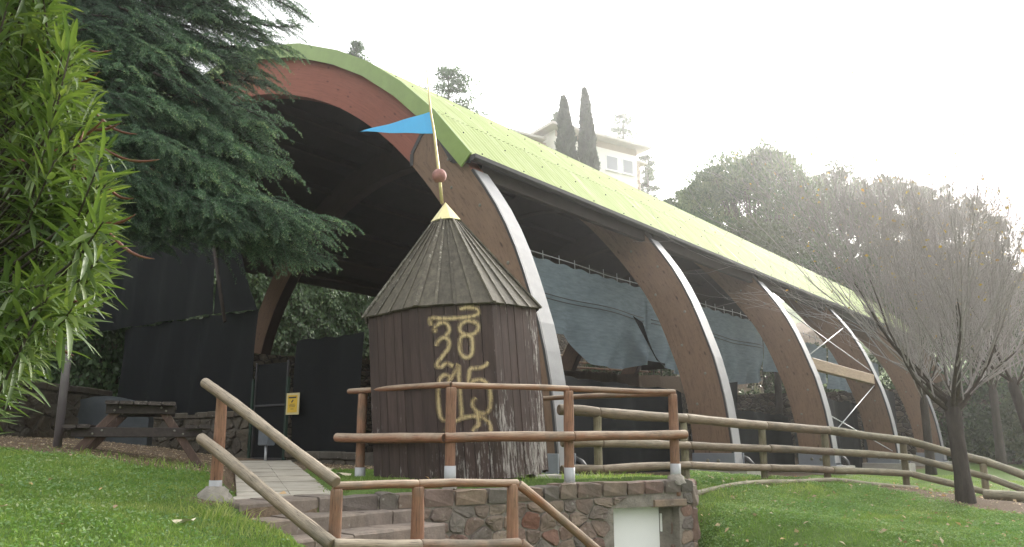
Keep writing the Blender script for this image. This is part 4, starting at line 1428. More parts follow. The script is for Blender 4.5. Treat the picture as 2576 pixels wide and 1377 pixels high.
V, F, R = wall_leaves(52000, 24.35, -8, 27, lambda t: 5.0 + .03 * t + .5 * np.sin(t * .9), lambda t: 10.7 + .25 * np.sin(t * 1.3), .12, .55, 3)
iv = mesh_np('ivy', V, F, M['ivy'], ivw, R); iv['kind'] = 'stuff'
V, F, R = wall_leaves(9000, 17.35, -8, 3, lambda t: 2.7 + .5 * np.sin(t * .9), lambda t: 5.6 + .25 * np.sin(t * 1.3), .11, .45, 5)
iv = mesh_np('ivy', V, F, M['ivy'], bpy.data.objects['terrace_wall'], R); iv['kind'] = 'stuff'
V, F, R = wall_leaves(9000, 24.3, 34, 58, lambda t: 4.6 + 0 * t, lambda t: 7.5 + 2.2 * np.sin(t * .7), .12, .5, 4)
iv = mesh_np('ivy', V, F, M['ivy'], ivw, R); iv['kind'] = 'stuff'

p, q = pav(.8, 0, 37.5), pav(17.3, 0, 37.5)
plain_wall('end_wall', 'rubble wall closing the ground beyond the last arch', (q.x, q.y), (p.x, p.y), .2, 4.4, .5, 'far_wall')
m = MB()  # dark panel added so that the upper far end looks dark
jj = [j for j in range(61) if EX[j, 0] > 10.3 and IN[j, 1] > 6.3]
rows = [(m.vert(pav(IN[j][0], IN[j][1] + .1, 33.2)), m.vert(pav(IN[j][0], 6.25, 33.2))) for j in jj]
for a, b in zip(rows[:-1], rows[1:]): m.face([a[0], a[1], b[1], b[0]])
m.build('added_end_panel', M['ceiling'], pv)
p, q = at(2330, 1100, 40), at(2900, 1100, 33)
gw = plain_wall('garden_wall', 'ivy covered wall behind the trees at the right edge', (p.x, p.y), (q.x, q.y), .2, 4.4, .5, 'far_wall')
# log fence along the terrace
tf = thing('terrace_fence', 'log fence along the terrace seen under the shade cloth', 'fence', pav(21.5, 4.6, 10))
for t in np.arange(16.4, 46, 2.6):
    g0 = 4.5 + .035 * t + .15
    m = MB(); p = pav(21.5, 0, t); p.z = g0 - .25
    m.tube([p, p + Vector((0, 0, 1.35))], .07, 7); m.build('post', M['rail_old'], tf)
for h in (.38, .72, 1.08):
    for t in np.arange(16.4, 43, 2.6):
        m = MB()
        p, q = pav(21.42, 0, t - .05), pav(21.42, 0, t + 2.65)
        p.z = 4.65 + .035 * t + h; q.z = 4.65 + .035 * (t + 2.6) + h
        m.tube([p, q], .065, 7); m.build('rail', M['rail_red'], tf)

# the gate with its notice, and the meter box beside it
gt = thing('mesh_gate', 'green framed gate covered in dark mesh at the end of the path', 'gate', pav(7.6, 1.1, -.30))
for s, hh_ in ((6.98, .95), (8.30, .95)):
    m = MB(); p = pav(s, 1.05, -.36); m.bbox(p + Vector((0, 0, hh_)), Vector((0, 0, hh_)), B * .035, A * .035, .006); m.build('post', M['green_paint'], gt)
m = MB()
for z in (1.2, 2.35):
    m.bbox(pav(7.64, z, -.34), B * .62, Vector((0, 0, .022)), A * .018, .004)
for s in (7.04, 8.24):
    m.bbox(pav(s, 2.25, -.34), Vector((0, 0, 1.07)), B * .022, A * .018, .004)
m.build('gate_frame', M['dark_metal'], gt)
grid = [[pav(7.06 + 1.16 * a / 8, 2.0 + 1.28 * b / 4, -.325 + .01 * math.sin(a * 2 + b)) for b in range(5)] for a in range(9)]
mesh_np('mesh_panel', [p for r in grid for p in r], [(a * 5 + b, a * 5 + b + 1, (a + 1) * 5 + b + 1, (a + 1) * 5 + b) for a in range(8) for b in range(4)], M['dark_net'], gt, smooth=True)
grid = [[pav(7.06 + 1.16 * a / 8, 1.22 + .78 * b / 4, -.322) for b in range(5)] for a in range(9)]
mesh_np('mesh_panel', [p for r in grid for p in r], [(a * 5 + b, a * 5 + b + 1, (a + 1) * 5 + b + 1, (a + 1) * 5 + b) for a in range(8) for b in range(4)], M['dark_net'], gt, smooth=True)
def on_front(xd, yd, t):
    """point of the plane across the pavilion at t seen at a pixel"""
    r = ray(xd, yd); o = Vector((0, 0, EYE)); r = Vector(r); q = P0 + A * t
    k = (q - o).dot(A) / r.dot(A); return o + r * k
c0, c1 = on_front(722, 990, -.42), on_front(751, 1043, -.42)
sw, sh = abs((c1 - c0).dot(B)), abs(c0.z - c1.z)
ns = thing('notice_sheet', 'yellow notice in a cream border fixed to the dark mesh by the gate', 'sign', (c0 + c1) / 2)
cc = (c0 + c1) / 2
m = MB(); m.bbox(cc, B * sw / 2, Vector((0, 0, sh / 2)), A * .006, .002); m.build('backing', simple('cream_card', (.55, .47, .25), .6, 0, .05), ns)
m = MB(); m.box(cc - A * .009 + Vector((0, 0, -.0)), B * sw * .37, Vector((0, 0, sh * .40)), A * .002); m.build('yellow_panel', simple('yellow_print', (.62, .40, .03), .6, 0, .05), ns)
m = MB()
for (z, w, h) in ((.29, .30, .035), (-.02, .20, .010), (-.08, .24, .010), (-.14, .22, .010), (-.24, .12, .012)):
    m.box(cc - A * .0125 + Vector((0, 0, sh * z)), B * sw * w, Vector((0, 0, sh * h)), A * .001)
m.box(cc - A * .0125 + Vector((0, 0, sh * .12)), (B * -.8 + Vector((0, 0, .6))) * sw * .09, (B * .6 + Vector((0, 0, .8))) * sw * .035, A * .001)
m.build('print', M['black_print'], ns)
jb = at(671, 1100, 16.9)
jbx = thing('meter_box', 'small grey electric box on a thin pole beside the gate', 'box', (jb.x, jb.y, 1.15))
m = MB(); m.bbox(jb, B * .17, Vector((0, 0, .17)), A * .09, .02); m.build('case', simple('grey_plastic', (.12, .135, .15), .5), jbx)
m = MB(); m.tube([Vector((jb.x, jb.y, 1.1)), jb - Vector((0, 0, .16))], .03, 8); m.build('pole', M['galv'], jbx)
# dark arched niche in the wall behind the table
nx_ = at(262, 1040, 18.6)
m = MB()
arc = [(math.cos(a) * .95, math.sin(a) * .55) for a in np.linspace(0, math.pi, 13)]
o1 = [m.vert((nx_.x + x, nx_.y + .2 * x, 2.05 + z)) for x, z in arc] + [m.vert((nx_.x - .95, nx_.y - .19, 1.1)), m.vert((nx_.x + .95, nx_.y + .19, 1.1))]
o2 = [m.vert((nx_.x + x - .1, nx_.y + .2 * x + .5, 2.05 + z)) for x, z in arc] + [m.vert((nx_.x - 1.05, nx_.y + .3, 1.1)), m.vert((nx_.x + .85, nx_.y + .69, 1.1))]
m.face(o1); m.face(o2[::-1])
for k in range(len(o1)): m.face([o1[k], o2[k], o2[(k + 1) % len(o1)], o1[(k + 1) % len(o1)]])
tag(m.build('slate_hoarding', simple('slate_grey', (.055, .065, .072), .7, 0, .3, 3)), 'dark grey panel with a rounded top behind the picnic table', 'panel')

# ------------------------------------------------------------------ log railings
lr = random.Random(17)
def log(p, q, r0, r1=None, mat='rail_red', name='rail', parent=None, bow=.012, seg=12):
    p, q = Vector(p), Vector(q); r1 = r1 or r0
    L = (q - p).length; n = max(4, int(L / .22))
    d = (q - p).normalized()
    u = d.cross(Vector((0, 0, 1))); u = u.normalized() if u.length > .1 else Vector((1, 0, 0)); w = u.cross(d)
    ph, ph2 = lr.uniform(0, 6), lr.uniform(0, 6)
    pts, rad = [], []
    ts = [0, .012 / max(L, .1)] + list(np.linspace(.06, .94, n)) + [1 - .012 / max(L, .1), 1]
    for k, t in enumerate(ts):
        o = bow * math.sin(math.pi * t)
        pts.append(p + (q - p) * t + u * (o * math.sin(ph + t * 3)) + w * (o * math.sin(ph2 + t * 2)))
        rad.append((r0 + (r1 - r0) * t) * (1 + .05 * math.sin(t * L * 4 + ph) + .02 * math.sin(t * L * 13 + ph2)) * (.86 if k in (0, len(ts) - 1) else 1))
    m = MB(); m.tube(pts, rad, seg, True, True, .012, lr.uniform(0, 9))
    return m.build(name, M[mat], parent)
def post(p, ztop, r, mat, parent, collar=0.0, lump=0.0, below=.25):
    o = log((p[0], p[1], p[2] - below), (p[0], p[1], ztop), r * 1.03, r * .97, mat, 'post', parent, .004)
    if collar:
        m = MB(); m.tube([Vector((p[0], p[1], p[2] - .05)), Vector((p[0], p[1], p[2] + collar))], r * 1.10, 14, True, True)
        m.build('metal_collar', M['collar'], o)
    if lump:
        m = MB()
        rows = []
        for k in range(6):
            f = k / 5; rr = lump * (1 - .55 * f ** 1.5)
            rows.append([m.vert((p[0] + math.cos(a) * rr * (1 + lr.uniform(-.18, .18)), p[1] + math.sin(a) * rr * (1 + lr.uniform(-.18, .18)), p[2] - .10 + f * .20 * lump / .2 + lr.uniform(-.012, .012))) for a in np.linspace(0, 2 * math.pi, 15)[:-1]])
        for a, b in zip(rows[:-1], rows[1:]):
            for k in range(14): m.face([a[k], a[(k + 1) % 14], b[(k + 1) % 14], b[k]], None, True)
        m.face(rows[-1])
        m.build('footing', M['rock'], o)
    return o

# railing round the hut
pr = thing('log_railing', 'reddish log railing on the stone platform in front of the hut', 'railing', at(1132, 1207, 9.2))
PC, PL_, PM, PR_ = (at(1132, 1207, 9.2), at(905, 1207, 10.4), at(1433, 1209, 9.85), at(1700, 1197, 10.5))
for p, lump in ((PC, .08), (PL_, .06), (PM, .11), (PR_, .13)):
    post(p, 2.19, .060, 'post_red', pr, .15, lump)
tr = .036
ZT = 2.215
def rz(p, z): return Vector((p.x, p.y, z))
eL = at(877, 986, 10.55); eL.z = ZT + .01
log(eL, rz(PC, ZT + .005), tr, tr, 'rail_red', 'top_rail', pr)
log(rz(PC, ZT), rz(PM, ZT) , tr, tr, 'rail_red', 'top_rail', pr)
log(rz(PM, ZT), rz(PR_, ZT) + Vector((.03, .01, 0)), tr, tr, 'rail_red', 'top_rail', pr)
e3 = at(1330, 1002, 12.45); e3.z = ZT
log(rz(PR_, ZT - .02), e3, tr, tr, 'rail_red', 'top_rail', pr)
post(Vector((e3.x + .1, e3.y - .05, 1.1)), 2.18, .055, 'post_red', pr, .12)
nL = Vector((PC.y - PL_.y, -(PC.x - PL_.x), 0)).normalized() * .10
nL = nL if nL.y < 0 else -nL
nR = Vector((.47, -.88, 0)) * .10
mL = at(863, 1103, 10.55); mL.z = 1.635
log(mL + nL, rz(PC, 1.625) + nL * .9 + Vector((-.0, -.01, 0)), .060, .058, 'rail_red', 'rail', pr)
log(rz(PC, 1.625) + nL * .9, rz(PM, 1.645) + nR, .058, .058, 'rail_red', 'rail', pr)
eR = at(1718, 1093, 10.5); 
log(rz(PM, 1.645) + nR, rz(PR_, 1.675) + nR + Vector((.10, .05, 0)), .058, .056, 'rail_red', 'rail', pr)

# stair railing: two sloping rails, then level along the wall, then down again
sr = thing('stair_railing', 'weathered log railing sloping down beside the stone steps', 'railing', at(537, 1252, 7.9))
PA = at(540, 1252, 7.9)
post(PA, at(545, 992, 7.9).z, .056, 'post_red', sr, .16, .20)
PB, PCc, PD = at(848, 1215, 6.67), at(1052, 1215, 7.02), at(1289, 1217, 7.45)
zt = 1.245
TA, TB = at(514, 962, 7.95), at(846, 1214, 6.62)
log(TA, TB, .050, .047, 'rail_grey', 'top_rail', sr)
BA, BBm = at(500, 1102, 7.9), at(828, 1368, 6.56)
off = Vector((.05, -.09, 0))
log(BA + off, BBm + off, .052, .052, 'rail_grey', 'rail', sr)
for p, r in ((PB, .050), (PCc, .056), (PD, .052)):
    post(Vector((p.x, p.y, .15)), zt - .03, r, 'post_red', sr, 0)
def lev(p, z, o=Vector((0, 0, 0))): return Vector((p.x, p.y, z)) + o
log(lev(PB, 1.24, Vector((-.03, -.01, 0))), lev(PCc, 1.235), .036, .036, 'rail_red', 'top_rail', sr)
log(lev(PCc, 1.235), lev(PD, 1.22, Vector((.05, .02, 0))), .036, .036, 'rail_red', 'top_rail', sr)
o2 = Vector((.045, -.085, 0))
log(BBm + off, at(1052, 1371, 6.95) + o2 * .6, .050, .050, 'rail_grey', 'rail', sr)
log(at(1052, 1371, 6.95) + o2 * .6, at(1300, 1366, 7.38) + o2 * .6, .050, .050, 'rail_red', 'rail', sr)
d0, d1 = at(1305, 1219, 7.50), at(1512, 1392, 7.95)
log(d0, d1 + (d1 - d0) * .5, .042, .042, 'rail_red', 'top_rail', sr)
d0, d1 = at(1303, 1366, 7.40) + o2 * .5, at(1512, 1541, 7.85)
log(d0, d1, .048, .048, 'rail_red', 'rail', sr)
post(Vector((d1.x, d1.y, -.5)), .45, .052, 'post_red', sr, 0)

# the long fence down to the tree
lf = thing('log_fence', 'long greyish log fence with three rails running past the arches', 'fence', at(1725, 1200, 13.5))
FX = [(1405, 12.35), (1506, 12.6), (1725, 13.5), (1925, 14.6), (2083, 15.6), (2282, 16.7), (2483, 16.4), (2640, 15.2)]
TOPY = [1031, 1038, 1053, 1071, 1083, 1109, 1163, 1222]
MIDY = [1113, 1115, 1121, 1129, 1137, 1151, 1203, 1262]
LOWY = [1181, 1181, 1170, 1177, 1183, 1192, 1242, 1293]
BOTY = [None, 1199, 1203, 1214, 1211, 1223, 1256, 1310]
for k in range(1, 8):
    x, Y = FX[k]
    b = at(x, BOTY[k], Y)
    post(b, at(x, TOPY[k] + 3, Y).z, .066, 'rail_old', lf, 0)
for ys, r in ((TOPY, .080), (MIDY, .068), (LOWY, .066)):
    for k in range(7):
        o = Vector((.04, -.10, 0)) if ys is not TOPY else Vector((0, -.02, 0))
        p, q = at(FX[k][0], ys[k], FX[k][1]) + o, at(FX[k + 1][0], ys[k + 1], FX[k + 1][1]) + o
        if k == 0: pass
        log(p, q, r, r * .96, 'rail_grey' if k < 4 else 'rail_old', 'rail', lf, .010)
le = thing('log_edging', 'thin logs lying end to end on the grass bank below the fence', 'edging', at(1787, 1226, 12.9))
EP = [pt(1745, 1226, 12.6), pt(1867, 1222, 13.4), pt(2003, 1214, 14.2), pt(2100, 1210, 14.9), pt(2188, 1219, 15.3), pt(2308, 1229, 15.9)]
for a, b in zip(EP[:-1], EP[1:]):
    za, zb = hz(a[0], a[1]), hz(b[0], b[1])
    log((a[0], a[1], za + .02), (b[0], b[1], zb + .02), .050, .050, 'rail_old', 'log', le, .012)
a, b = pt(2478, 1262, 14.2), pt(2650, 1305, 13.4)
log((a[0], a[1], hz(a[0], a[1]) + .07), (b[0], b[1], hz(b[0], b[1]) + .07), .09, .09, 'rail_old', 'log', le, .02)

# ------------------------------------------------------------------ the octagonal hut
HB = Vector((-.66, 10.72, 1.10))
TILT = math.radians(-4.1)
hut = thing('octagonal_hut', 'small dark brown eight sided wooden hut with conical board roof and yellow graffiti', 'hut', HB, rot=(0, TILT, 0))
HM = Matrix.Translation(HB) @ Matrix.Rotation(TILT, 4, 'Y')
HI = HM.inverted()
RI = 1.085; YAW = math.radians(6.0)
RC = RI / math.cos(math.pi / 8)
WH = 2.16
hr = random.Random(23)
def oct_corner(k, R): 
    a = -math.pi / 2 + YAW + math.pi / 8 + k * math.pi / 4
    return Vector((math.cos(a) * R, math.sin(a) * R, 0))
# faces: k = between corner k-1 and k ; k=0 looks at the camera, k=1 right of it, k=7 left
for k in range(8):
    a, b = oct_corner(k - 1, RC), oct_corner(k, RC)
    d = (b - a).normalized(); L = (b - a).length; n = Vector((d.y, -d.x, 0))
    nb = 6 if k in (0, 1, 7) else 5
    cuts = [0] + sorted((j + hr.uniform(-.12, .12)) / nb for j in range(1, nb)) + [1]
    for j in range(nb):
        u0, u1 = cuts[j] * L, cuts[j + 1] * L
        o = hr.uniform(-.004, .006)
        m = MB()
        zb = hr.uniform(.0, .035)
        if k == 1 and j == nb - 1: zb = .06
        c = a + d * (u0 + u1) / 2 + n * (o - .012)
        m.bbox(c + Vector((0, 0, (WH + zb) / 2)), Vector((0, 0, (WH - zb) / 2)), d * ((u1 - u0) / 2 - .0025), n * .013, .004)
        ob = m.build('wall_board', M['hut_wall'], hut, local=True)
        peel = {7: .03, 0: .10, 1: .115}.get(k, .10) + hr.uniform(-.04, .05) + (.06 if j in (0, nb - 1) else 0)
        ob.color = (hr.uniform(.85, 1.2) * (1.25 if k == 1 else 1), peel, 0, 1)  # right face lighter: the side light is put into its board colour
# inner core so that the joints stay dark
m = MB()
lo_, hi_ = [], []
for k in range(8):
    p = oct_corner(k, RC - .04); lo_.append(m.vert(p + Vector((0, 0, .05)))); hi_.append(m.vert(p + Vector((0, 0, WH - .01))))
for k in range(8): m.face([lo_[k], lo_[(k + 1) % 8], hi_[(k + 1) % 8], hi_[k]])
m.face(lo_[::-1]); m.face(hi_)
m.build('core', M['dark_metal'], hut, local=True)
# roof
RE = RC + .055; RT = .160; HE = WH - .04; HT = WH + 1.33
for k in range(8):
    a, b = oct_corner(k - 1, RE), oct_corner(k, RE)
    ta, tb = oct_corner(k - 1, RT), oct_corner(k, RT)
    a.z = b.z = HE; ta.z = tb.z = HT
    nn = (b - a).cross(ta - a).normalized()
    nb = 4
    for j in range(nb):
        f0, f1 = j / nb + .004, (j + 1) / nb - .004
        o = hr.uniform(-.004, .004); ex = hr.uniform(-.007, .007)
        def P_(f, top, off):
            lo1, hi1 = a + (b - a) * f, ta + (tb - ta) * f
            return (hi1 if top else lo1 + (lo1 - hi1).normalized() * ex) + nn * (off + o)
        m = MB()
        m.hexa([P_(f0, 0, -.02), P_(f1, 0, -.02), P_(f1, 1, -.02), P_(f0, 1, -.02), P_(f0, 0, .004), P_(f1, 0, .004), P_(f1, 1, .004), P_(f0, 1, .004)])
        ob = m.build('roof_board', M['hut_roof'], hut, local=True)
        ob.color = (hr.uniform(.7, 1.1), .06 + hr.uniform(-.04, .08), 0, 1)
    for j in range(nb + (1 if True else 0)):
        f = j / nb
        if j == 0: f = .0
        if j == nb: continue
        w0, w1 = (.032, .018) if j == 0 else (.019, .010)
        lo1, hi1 = a + (b - a) * f, ta + (tb - ta) * f
        lo1 = lo1 + (lo1 - hi1).normalized() * hr.uniform(.004, .022)
        d = (b - a).normalized()
        m = MB()
        t0, t1 = .006, .018 + (.010 if j == 0 else 0)
        m.hexa([lo1 - d * w0 + nn * t0, lo1 + d * w0 + nn * t0, hi1 + d * w1 + nn * t0, hi1 - d * w1 + nn * t0,
                lo1 - d * w0 + nn * t1, lo1 + d * w0 + nn * t1, hi1 + d * w1 + nn * t1, hi1 - d * w1 + nn * t1])
        ob = m.build('batten', M['hut_roof'], hut, local=True)
        ob.color = (hr.uniform(.7, 1.15), .12 + hr.uniform(-.05, .1), 0, 1)
# yellow metal cap, pole, ball and pennant
M['cap'] = simple('pale_yellow_metal', (.72, .64, .33), .4, .2, .08, 6)
M['pole_y'] = simple('tarnished_yellow_pole', (.50, .42, .20), .45, .3, .25, 10)
M['ball'] = simple('rusty_pink_ball', (.28, .13, .11), .7, 0, .35, 14)
M['blue'] = simple('blue_pennant', (.07, .38, .72), .55, 0, .06, 4)
m = MB()
apex = m.vert((0, 0, HT + .27)); rim, rim2 = [], []
for k in range(8):
    an = YAW - math.pi / 2 + math.radians(12) + k * math.pi / 4
    rim.append(m.vert((math.cos(an) * .225, math.sin(an) * .225, HT - .02))); rim2.append(m.vert((math.cos(an) * .215, math.sin(an) * .215, HT - .026)))
for k in range(8):
    m.face([rim[k], rim[(k + 1) % 8], apex]); m.face([rim2[k], rim2[(k + 1) % 8], rim[(k + 1) % 8], rim[k]])
m.face(rim2[::-1])
m.build('cap', M['cap'], hut, local=True)
dep = 10.72
pole_pts = [HI @ at(1112, 512, dep), HI @ at(1105, 443, dep), HI @ at(1092, 335, dep), HI @ at(1083, 280, dep), HI @ at(1073, 176, dep)]
m = MB(); m.tube(pole_pts, [.024, .022, .019, .016, .008], 8)
flagpole = m.build('pole', M['pole_y'], hut, local=True)
bc = HI @ at(1105, 443, dep)
m = MB(); m.lathe(bc, [(.103 * math.sin(a), -.103 * math.cos(a)) for a in np.linspace(.02, math.pi - .02, 13)], 20)
m.build('ball', M['ball'], hut, local=True)
# pennant: a stiff triangle, its point to the left
f0, f1, f2 = HI @ at(1084, 281, dep), HI @ at(1092, 336, dep), HI @ at(907, 333, dep + .05)
m = MB(); n = 10
for side in (-.004, .004):
    pass
fr, bk = [], []
for k in range(n + 1):
    t = k / n
    up_, dn_ = f0 + (f2 - f0) * t, f1 + (f2 - f1) * t
    w = Vector((0, 1, 0)) * (.03 * math.sin(t * 5) * t + .012 * math.sin(t * 13))
    fr.append((m.vert(up_ + w + Vector((0, -.004, 0))), m.vert(dn_ + w + Vector((0, -.004, 0)))))
    bk.append((m.vert(up_ + w + Vector((0, .004, 0))), m.vert(dn_ + w + Vector((0, .004, 0)))))
for k in range(n):
    m.face([fr[k][0], fr[k][1], fr[k + 1][1], fr[k + 1][0]]); m.face([bk[k][1], bk[k][0], bk[k + 1][0], bk[k + 1][1]])
    m.face([fr[k][0], fr[k + 1][0], bk[k + 1][0], bk[k][0]]); m.face([fr[k][1], bk[k][1], bk[k + 1][1], fr[k + 1][1]])
m.face([fr[0][1], fr[0][0], bk[0][0], bk[0][1]])
m.build('pennant', M['blue'], hut, local=True)
# graffiti sprayed on the front boards
def m_spray():
    m, nt, p, o = new_mat('yellow_spray_paint')
    g = G(nt)
    uv = g.n('ShaderNodeTexCoord').outputs['UV']
    s = g.n('ShaderNodeSeparateXYZ'); g.l(uv, s.inputs[0])
    edge = g.math('ABSOLUTE', g.math('SUBTRACT', g.math('MULTIPLY', s.outputs['X'], 2.0), 1.0))
    n = g.noise(g.coord('Object'), 55.0, 4, .7); n2 = g.noise(g.coord('Object', (6, 6, .6)), 5.0, 4, .7)
    al = g.math('SUBTRACT', 1.12, g.math('MULTIPLY', edge, 1.2))
    al = g.math('MULTIPLY', g.math('ADD', al, g.math('MULTIPLY', g.math('SUBTRACT', n, .5), .9)), g.ramp(n2, [(.25, .35), (.55, 1.0)]), True)
    al = g.math('MULTIPLY', al, .78)
    col = g.ramp(n2, [(.3, (.40, .29, .14)), (.7, (.58, .46, .25))])
    g.l(col, p.inputs['Base Color']); p.inputs['Roughness'].default_value = .7
    t = g.n('ShaderNodeBsdfTransparent'); mx = g.n('ShaderNodeMixShader')
    g.l(al, mx.inputs[0]); g.l(t.outputs[0], mx.inputs[1]); g.l(p.outputs[0], mx.inputs[2]); g.l(mx.outputs[0], o.inputs['Surface'])
    return m
M['spray'] = m_spray()
STROKES = [
    [(800, 665), (840, 656), (885, 660), (903, 675), (898, 692), (860, 706), (800, 712), (720, 716), (645, 714), (640, 735), (646, 755)],
    [(652, 772), (668, 785), (664, 765), (690, 742), (722, 740), (742, 765), (740, 790), (722, 812)],
    [(672, 868), (682, 842), (708, 822), (735, 828), (745, 855), (735, 885), (712, 915), (685, 950), (674, 975), (700, 980), (730, 962), (765, 978)],
    [(885, 742), (850, 728), (815, 742), (800, 770), (812, 795), (845, 806), (882, 798), (902, 770), (895, 742), (870, 730)],
    [(842, 806), (810, 815), (802, 850), (803, 895), (822, 925), (850, 928), (868, 905), (872, 860), (866, 820), (842, 806)],
    [(760, 1055), (735, 1030), (710, 1028), (690, 1055), (682, 1110), (684, 1180), (692, 1240), (708, 1270), (740, 1272)],
    [(735, 1065), (762, 1030), (785, 990), (795, 972), (797, 1040), (802, 1110), (808, 1190), (812, 1265)],
    [(958, 955), (935, 978), (900, 988), (860, 992), (852, 1030), (850, 1078), (880, 1056), (915, 1052), (945, 1066), (965, 1105), (970, 1160), (965, 1210), (940, 1236), (900, 1228), (875, 1200), (872, 1172), (890, 1150)],
    [(722, 1335), (745, 1300), (790, 1272), (840, 1256), (890, 1252), (935, 1264), (965, 1292), (972, 1335)],
    [(898, 1228), (904, 1270), (906, 1310)], [(872, 1335), (888, 1312), (905, 1306)]]
# plane of the front face, in world space
fa_, fb_ = oct_corner(-1, RC), oct_corner(0, RC)
fn = Vector(((fb_ - fa_).normalized().y, -(fb_ - fa_).normalized().x, 0))
O_ = HM @ (fa_ + fn * .014); Nw = (HM.to_3x3() @ fn).normalized()
m = MB(); lay_i = 0
for st_ in STROKES:
    P = []
    for (x, y) in st_:
        r = Vector(ray((1000 + x / 1.721) / 1.26708, (600 + y / 1.721) / 1.26708)); o = Vector((0, 0, EYE))
        P.append(HI @ (o + r * ((O_ - o).dot(Nw) / r.dot(Nw))))
    Q = [np.array(p) for p in P]
    Q = [Q[0] + (Q[0] - Q[1]) * .15] + Q + [Q[-1] + (Q[-1] - Q[-2]) * .15]
    S = []
    for k in range(1, len(Q) - 2):
        for t in np.linspace(0, 1, 5)[:-1]:
            S.append(.5 * (2 * Q[k] + (Q[k + 1] - Q[k - 1]) * t + (2 * Q[k - 1] - 5 * Q[k] + 4 * Q[k + 1] - Q[k + 2]) * t * t + (-Q[k - 1] + 3 * Q[k] - 3 * Q[k + 1] + Q[k + 2]) * t ** 3))
    S.append(Q[-2])
    S = [Vector(s) + fn * (.0035 + .0006 * lay_i) for s in S]; lay_i += 1
    prev = None
    for k in range(len(S)):
        d = (S[min(k + 1, len(S) - 1)] - S[max(k - 1, 0)]).normalized()
        w = fn.cross(d).normalized() * .042
        cur = (m.vert(S[k] - w), m.vert(S[k] + w))
        if prev: m.face([prev[0], prev[1], cur[1], cur[0]], [(0, k - 1), (1, k - 1), (1, k), (0, k)])
        prev = cur
m.build('graffiti', M['spray'], hut, local=True)
# blocks the hut stands on
m = MB()
c = at(1372, 1197, 10.3); c.z = 1.13
m.bbox(c, Vector((.16, .05, 0)), Vector((-.04, .12, 0)), Vector((0, 0, .05)), .01)
tag(m.build('footing_block', M['concrete']), 'flat concrete block under the right corner of the wooden hut', 'block')

# ------------------------------------------------------------------ picnic table
TB_ = Vector((-4.72, 10.3, 1.33))
tbl = thing('picnic_table', 'dark wooden picnic table with attached benches by the low wall', 'picnic table', TB_)
M['table_wood'] = m_boards('dark_table_wood', (.024, .019, .017), (.06, .048, .042), (.16, .145, .13), (4, 4, 4))  # wood darkened, the tree shade is put into its colour
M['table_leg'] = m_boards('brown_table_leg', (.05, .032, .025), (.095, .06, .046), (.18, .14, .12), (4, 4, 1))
ang = math.radians(22)
TX = Vector((math.cos(ang), math.sin(ang), 0)); TY = Vector((-math.sin(ang), math.cos(ang), 0))
def tp(x, y, z): return TB_ + TX * x + TY * y + Vector((0, 0, z))
Lt = .92
def plank(x, z, w, t=.045):
    m = MB(); m.bbox(tp(x, Lt - .05, z), TY * Lt, TX * w / 2, Vector((0, 0, t / 2)), .008)
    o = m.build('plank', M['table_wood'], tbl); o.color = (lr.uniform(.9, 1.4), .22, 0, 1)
for k in range(5): plank(-.33 + k * .165, .735 + lr.uniform(-.004, .004), .155)
for sx in (-1, 1):
    for k in (0, 1): plank(sx * (.62 + k * .155), .44 + lr.uniform(-.005, .005), .14)
for yy in (.12, 1.6):
    for z, w in ((.66, .40), (.37, .76)):
        m = MB(); m.bbox(tp(0, yy - .03, z), TX * w, TY * .022, Vector((0, 0, .06)), .006)
        o = m.build('crossbar', M['table_wood'], tbl); o.color = (.9, .12, 0, 1)
        m = MB()
        for bx in (-.30, -.24, .24, .30):
            x = bx * (1 if z > .5 else 1.75)
            m.lathe(tp(x, yy - .053, z + (.02 if abs(bx) < .27 else -.02)), [(.001, .012), (.012, .01), (.015, 0)][::-1], 6, (-TY.x, -TY.y, 0), False)
        m.build('bolt', M['bolt'], o)
    for sx in (-1, 1):
        m = MB()
        a, b = tp(sx * .22, yy + .02, .70), tp(sx * .78, yy + .02, -.10 if sx > 0 else .02)
        d = (b - a) / 2; m.bbox((a + b) / 2, d, TY * .022, d.cross(TY).normalized() * .05, .006)
        o = m.build('leg', M['table_leg'], tbl); o.color = (1.1, .2, 0, 1)

# steel pole by the oleander
lp = at(143, 1132, 10.6)
m = MB()
m.tube([Vector((lp.x, lp.y, lp.z - .2)), Vector((lp.x, lp.y, lp.z + 1.2)), Vector((lp.x + .01, lp.y, lp.z + 4.2))], [.052, .050, .046], 12)
tag(m.build('steel_pole', simple('grey_purple_steel', (.14, .125, .13), .5, .3, .15, 4)), 'tall grey steel pole standing between the oleander and the picnic table', 'pole')
# scraps of paper on the grass
for (x, y, Y, sz, lab) in ((461, 1312, 6.6, .075, 'crumpled cream paper scrap on the lawn by the steps'), (829, 1168, 13.2, .10, 'white paper scrap on the grass right of the path'), (864, 1180, 11.6, .11, 'pale crumpled wrapper on the grass near the hut')):
    p = at(x, y, Y); p.z = hz(p.x, p.y) + .03
    m = MB(); rows = []
    for a in range(4):
        rows.append([m.vert((p.x + sz * (a / 3 - .5) * 2 + lr.uniform(-.01, .01), p.y + sz * (b / 2 - .5) * 1.2 + lr.uniform(-.01, .01), p.z + lr.uniform(-.02, .035))) for b in range(3)])
    for a in range(3):
        for b in range(2): m.face([rows[a][b], rows[a + 1][b], rows[a + 1][b + 1], rows[a][b + 1]])
    for v in list(m.v): pass
    tag(m.build('paper_scrap', simple('cream_paper', (.62, .55, .40), .8, 0, .1)), lab, 'litter')

